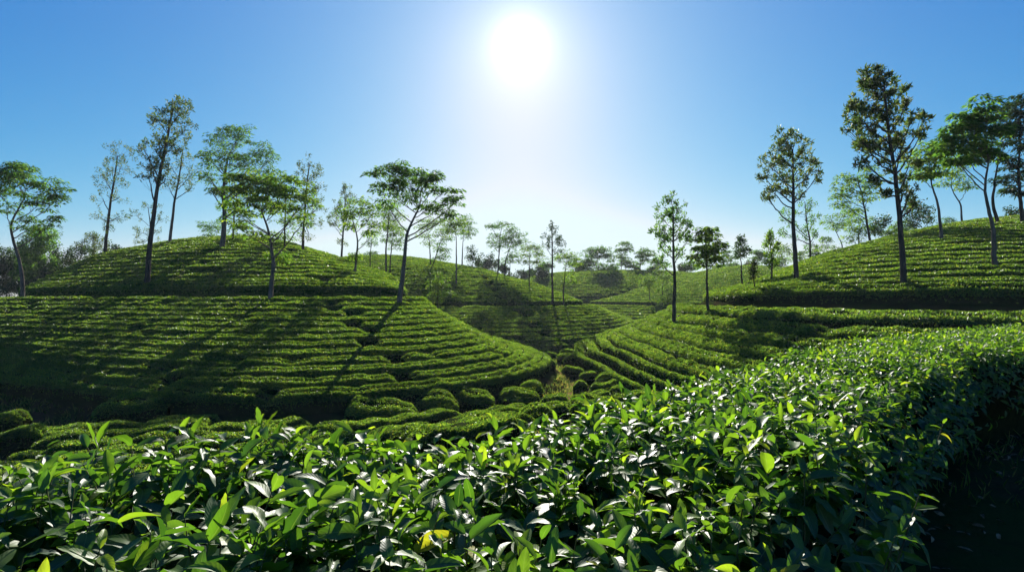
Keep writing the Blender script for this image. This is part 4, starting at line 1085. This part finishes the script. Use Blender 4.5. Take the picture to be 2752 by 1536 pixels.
# shoots all over the clipped top and down both sides
u = np.linspace(0, 1, 400); mids = hedge_uv(u, np.full(400, 0.5))
seg = np.r_[0, np.cumsum(np.linalg.norm(np.diff(mids, axis=0), axis=1))]; LEN = seg[-1]
near_l, mid_l, stems = [], [], MB()
NS = int(LEN * 1.75 * 235)
for _ in range(NS):
    t = float(np.interp(rng.uniform(0, LEN), seg, u)); w = rng.uniform(-0.04, 1.04)
    p = hedge_uv(np.array([t]), np.array([min(max(w, -0.03), 1.03)]))[0]
    D = math.hypot(*p)
    if p[1] < -0.3 or p[0] < -1.25 * max(p[1], 0) - 1.6 or p[0] > 1.05 * p[1] + 1.2: continue
    if math.hypot(p[0], p[1]) < 0.42: continue
    z = float(hedge_top(p[0], p[1], np.array([min(max(w, 0), 1)]))[0])
    deep = abs(rng.normal(0, 0.07)); h = rng.uniform(0.10, 0.20)
    stem = np.array([rng.normal(0, 0.22), rng.normal(0, 0.22), 1.0])
    edge = (w - 0.5) * 2
    if abs(edge) > 0.7:                            # the rims lean outwards and hang over
        ow = hedge_uv(np.array([t]), np.array([1.0]))[0] - hedge_uv(np.array([t]), np.array([0.0]))[0]
        ow = ow / np.linalg.norm(ow) * math.copysign(1, edge)
        stem[:2] += ow * (abs(edge) - 0.7) * rng.uniform(1, 4)
        deep += rng.uniform(0, 0.5) * (abs(edge) > 0.88) * rng.uniform(0, 1)
    stem = stem / np.linalg.norm(stem)
    base = np.array([p[0], p[1], z - deep]) - stem * h
    if D > 3.4:
        mid_l.append(shoot_leaves(base, stem, 6, rng.uniform(0.085, 0.115), rng.uniform(0.2, 1.3), h))
    else:
        near_l.append(shoot_leaves(base, stem, int(rng.integers(6, 9)), rng.uniform(0.10, 0.15), rng.uniform(0.1, 1.25), h))
        stems.tube(np.array([base - stem * 0.08, base + stem * h * 0.5, base + stem * h]), [0.0026, 0.002, 0.0013], 4)
g = gather(near_l)
V, F, uv, ag = blades(*g, nu=9, nw=4)
mesh_obj('foliage', V, F, M_TEA, front, True, uv, {'age': ag})
g = gather(mid_l)
V, F, uv, ag = blades(*g, nu=5, nw=2)
mesh_obj('foliage', V, F, M_TEA, front, True, uv, {'age': ag})
stems.build('stems', M_STEM, front)
print('front leaves', sum(len(x[0]) for x in near_l), sum(len(x[0]) for x in mid_l))

# shoots that stand out above the clipped top
SHOOTS = [  # px, py of the tip, depth, length of the shoot in photo pixels, leaf length m, youngness, leaves, lean
    (782, 1168, 2.1, 80, 0.085, 1.5, 4, 0.05), (985, 1140, 2.2, 90, 0.07, 1.1, 3, 0.0), (1322, 1108, 2.5, 95, 0.075, 1.4, 6, 0.05), (1632, 1062, 3.1, 80, 0.085, 0.4, 4, -0.15),
    (600, 1345, 1.4, 110, 0.085, 1.5, 5, 0.1), (1390, 1225, 1.75, 90, 0.085, 1.45, 4, 0.0), (1060, 1350, 1.35, 110, 0.09, 1.2, 5, 0.12), (2270, 1100, 2.5, 70, 0.085, 1.2, 5, 0.1),
    (2440, 1160, 2.4, 90, 0.09, 0.8, 6, 0.2), (2540, 1120, 2.7, 80, 0.09, 0.7, 6, 0.3), (2420, 1400, 1.45, 110, 0.11, 0.5, 6, 0.4), (2330, 1230, 1.9, 100, 0.10, 1.1, 6, 0.15), (2480, 1300, 1.75, 110, 0.10, 0.6, 6, 0.35), (2100, 1270, 1.7, 120, 0.095, 0.4, 6, 0.1), (130, 1180, 2.2, 80, 0.08, 0.7, 4, 0.1),
    (1880, 1000, 3.9, 50, 0.08, 1.5, 5, 0.0), (2120, 960, 4.6, 40, 0.08, 0.5, 5, 0.1), (440, 1400, 1.25, 110, 0.11, 0.1, 5, 0.2), (1700, 1330, 1.4, 120, 0.10, 0.9, 6, -0.1),
]
for px, py, D, ln, Lf, yo, nl, lean in SHOOTS:
    tip = at(px, py, D); h = ln * D / FPX
    stem = nrm(np.array([lean, rng.normal(0, .08), 1.0]))
    base = tip - stem * (h + Lf * 0.35)
    P, d, nv, L, W, A = [np.array(v) for v in shoot_leaves(base, stem, nl, Lf, yo, h)]
    V, F, uv, ag = blades(P, d, nv, L, W, A, nu=12, nw=6)
    o = mesh_obj('shoot', V, F, M_TEA, front, True, uv, {'age': ag})
    sm = MB(); sm.tube(np.array([base - stem * 0.15, base, base + stem * h * 0.6, base + stem * h]), [0.0028, 0.0024, 0.002, 0.0012], 5)
    sm.build('stem', M_STEM, o)


# ------------------------------------------------------------------ grass, weeds and fallen leaves on the ground
M_GRASS = leaf_mat('grass blade', [(0.0, (0.035, 0.070, 0.012)), (0.6, (0.075, 0.11, 0.02)), (1.0, (0.20, 0.16, 0.05))], (2.4, 2.4, 1.5), 0.6, 0.2, 0.4)
def scatter(n, xr, yr, test):
    x = rng.uniform(*xr, n); y = rng.uniform(*yr, n)
    k = test(x, y); return x[k], y[k]
gx_, gy_ = [], []
x, y = scatter(90000, (-24, 12), (9, 46), lambda x, y: (np.abs(x / y) < 0.95) & (ground(x, y) < floor_z(x, y) + 0.3) & (wob(x, y, 1.3, 91) > -0.35))
gx_.append(x); gy_.append(y)
x, y = scatter(16000, (-3, 14), (-1, 12), lambda x, y: (wob(x, y, 2.0, 92) > -0.2))
gx_.append(x); gy_.append(y)
x, y = np.concatenate(gx_), np.concatenate(gy_); z = ground(x, y)
dd = np.hypot(x, y); L = np.maximum(0.10, 0.0052 * dd) * rng.uniform(0.6, 1.6, len(x))
d = np.stack([rng.normal(0, .45, len(x)), rng.normal(0, .45, len(x)), np.ones(len(x))], 1)
V, F = cards(np.stack([x, y, z - 0.01], 1), d, rng.standard_normal((len(x), 3)), L, np.maximum(0.008, 0.0016 * dd), 0.1, 0.3, 0.3)
tag(mesh_obj('grass', V, F, M_GRASS), 'short grass and weeds between the bushes', kind='stuff')
x, y = scatter(5200, (-1, 13), (-0.6, 10), lambda x, y: wob(x, y, 2.4, 93) > -0.5)
z = floor_z(x, y) + rng.uniform(0.005, 0.03, len(x))
d = np.stack([rng.normal(0, 1, len(x)), rng.normal(0, 1, len(x)), rng.normal(0.05, .18, len(x))], 1)
nv = np.stack([rng.normal(0, .35, len(x)), rng.normal(0, .35, len(x)), np.ones(len(x))], 1)
g = blades(np.stack([x, y, z], 1), d, nv, rng.uniform(0.04, 0.085, len(x)), rng.uniform(0.016, 0.034, len(x)), np.zeros(len(x)), 4, 2)
tag(mesh_obj('leaf_litter', g[0], g[1], M_DRY, smooth=True), 'dry brown leaves fallen on the ground beside the front hedge', kind='stuff')

# ------------------------------------------------------------------ morning haze in the air
hz, hn, hl, hout = new_mat('thin haze')
pv = hn.new('ShaderNodeVolumePrincipled')
pv.inputs['Color'].default_value = (0.86, 0.93, 1.0, 1)
pv.inputs['Density'].default_value = 0.00020
pv.inputs['Anisotropy'].default_value = 0.3
hl.new(pv.outputs[0], hout.inputs['Volume'])
x0, x1, y0, y1, z0, z1 = -400, 400, -60, 420, -9, 40
HV = np.array([(x, y, z) for x in (x0, x1) for y in (y0, y1) for z in (z0, z1)])
tag(mesh_obj('haze', HV, np.array([(0, 1, 3, 2), (4, 6, 7, 5), (0, 4, 5, 1), (2, 3, 7, 6), (0, 2, 6, 4), (1, 5, 7, 3)]), hz), kind='stuff')
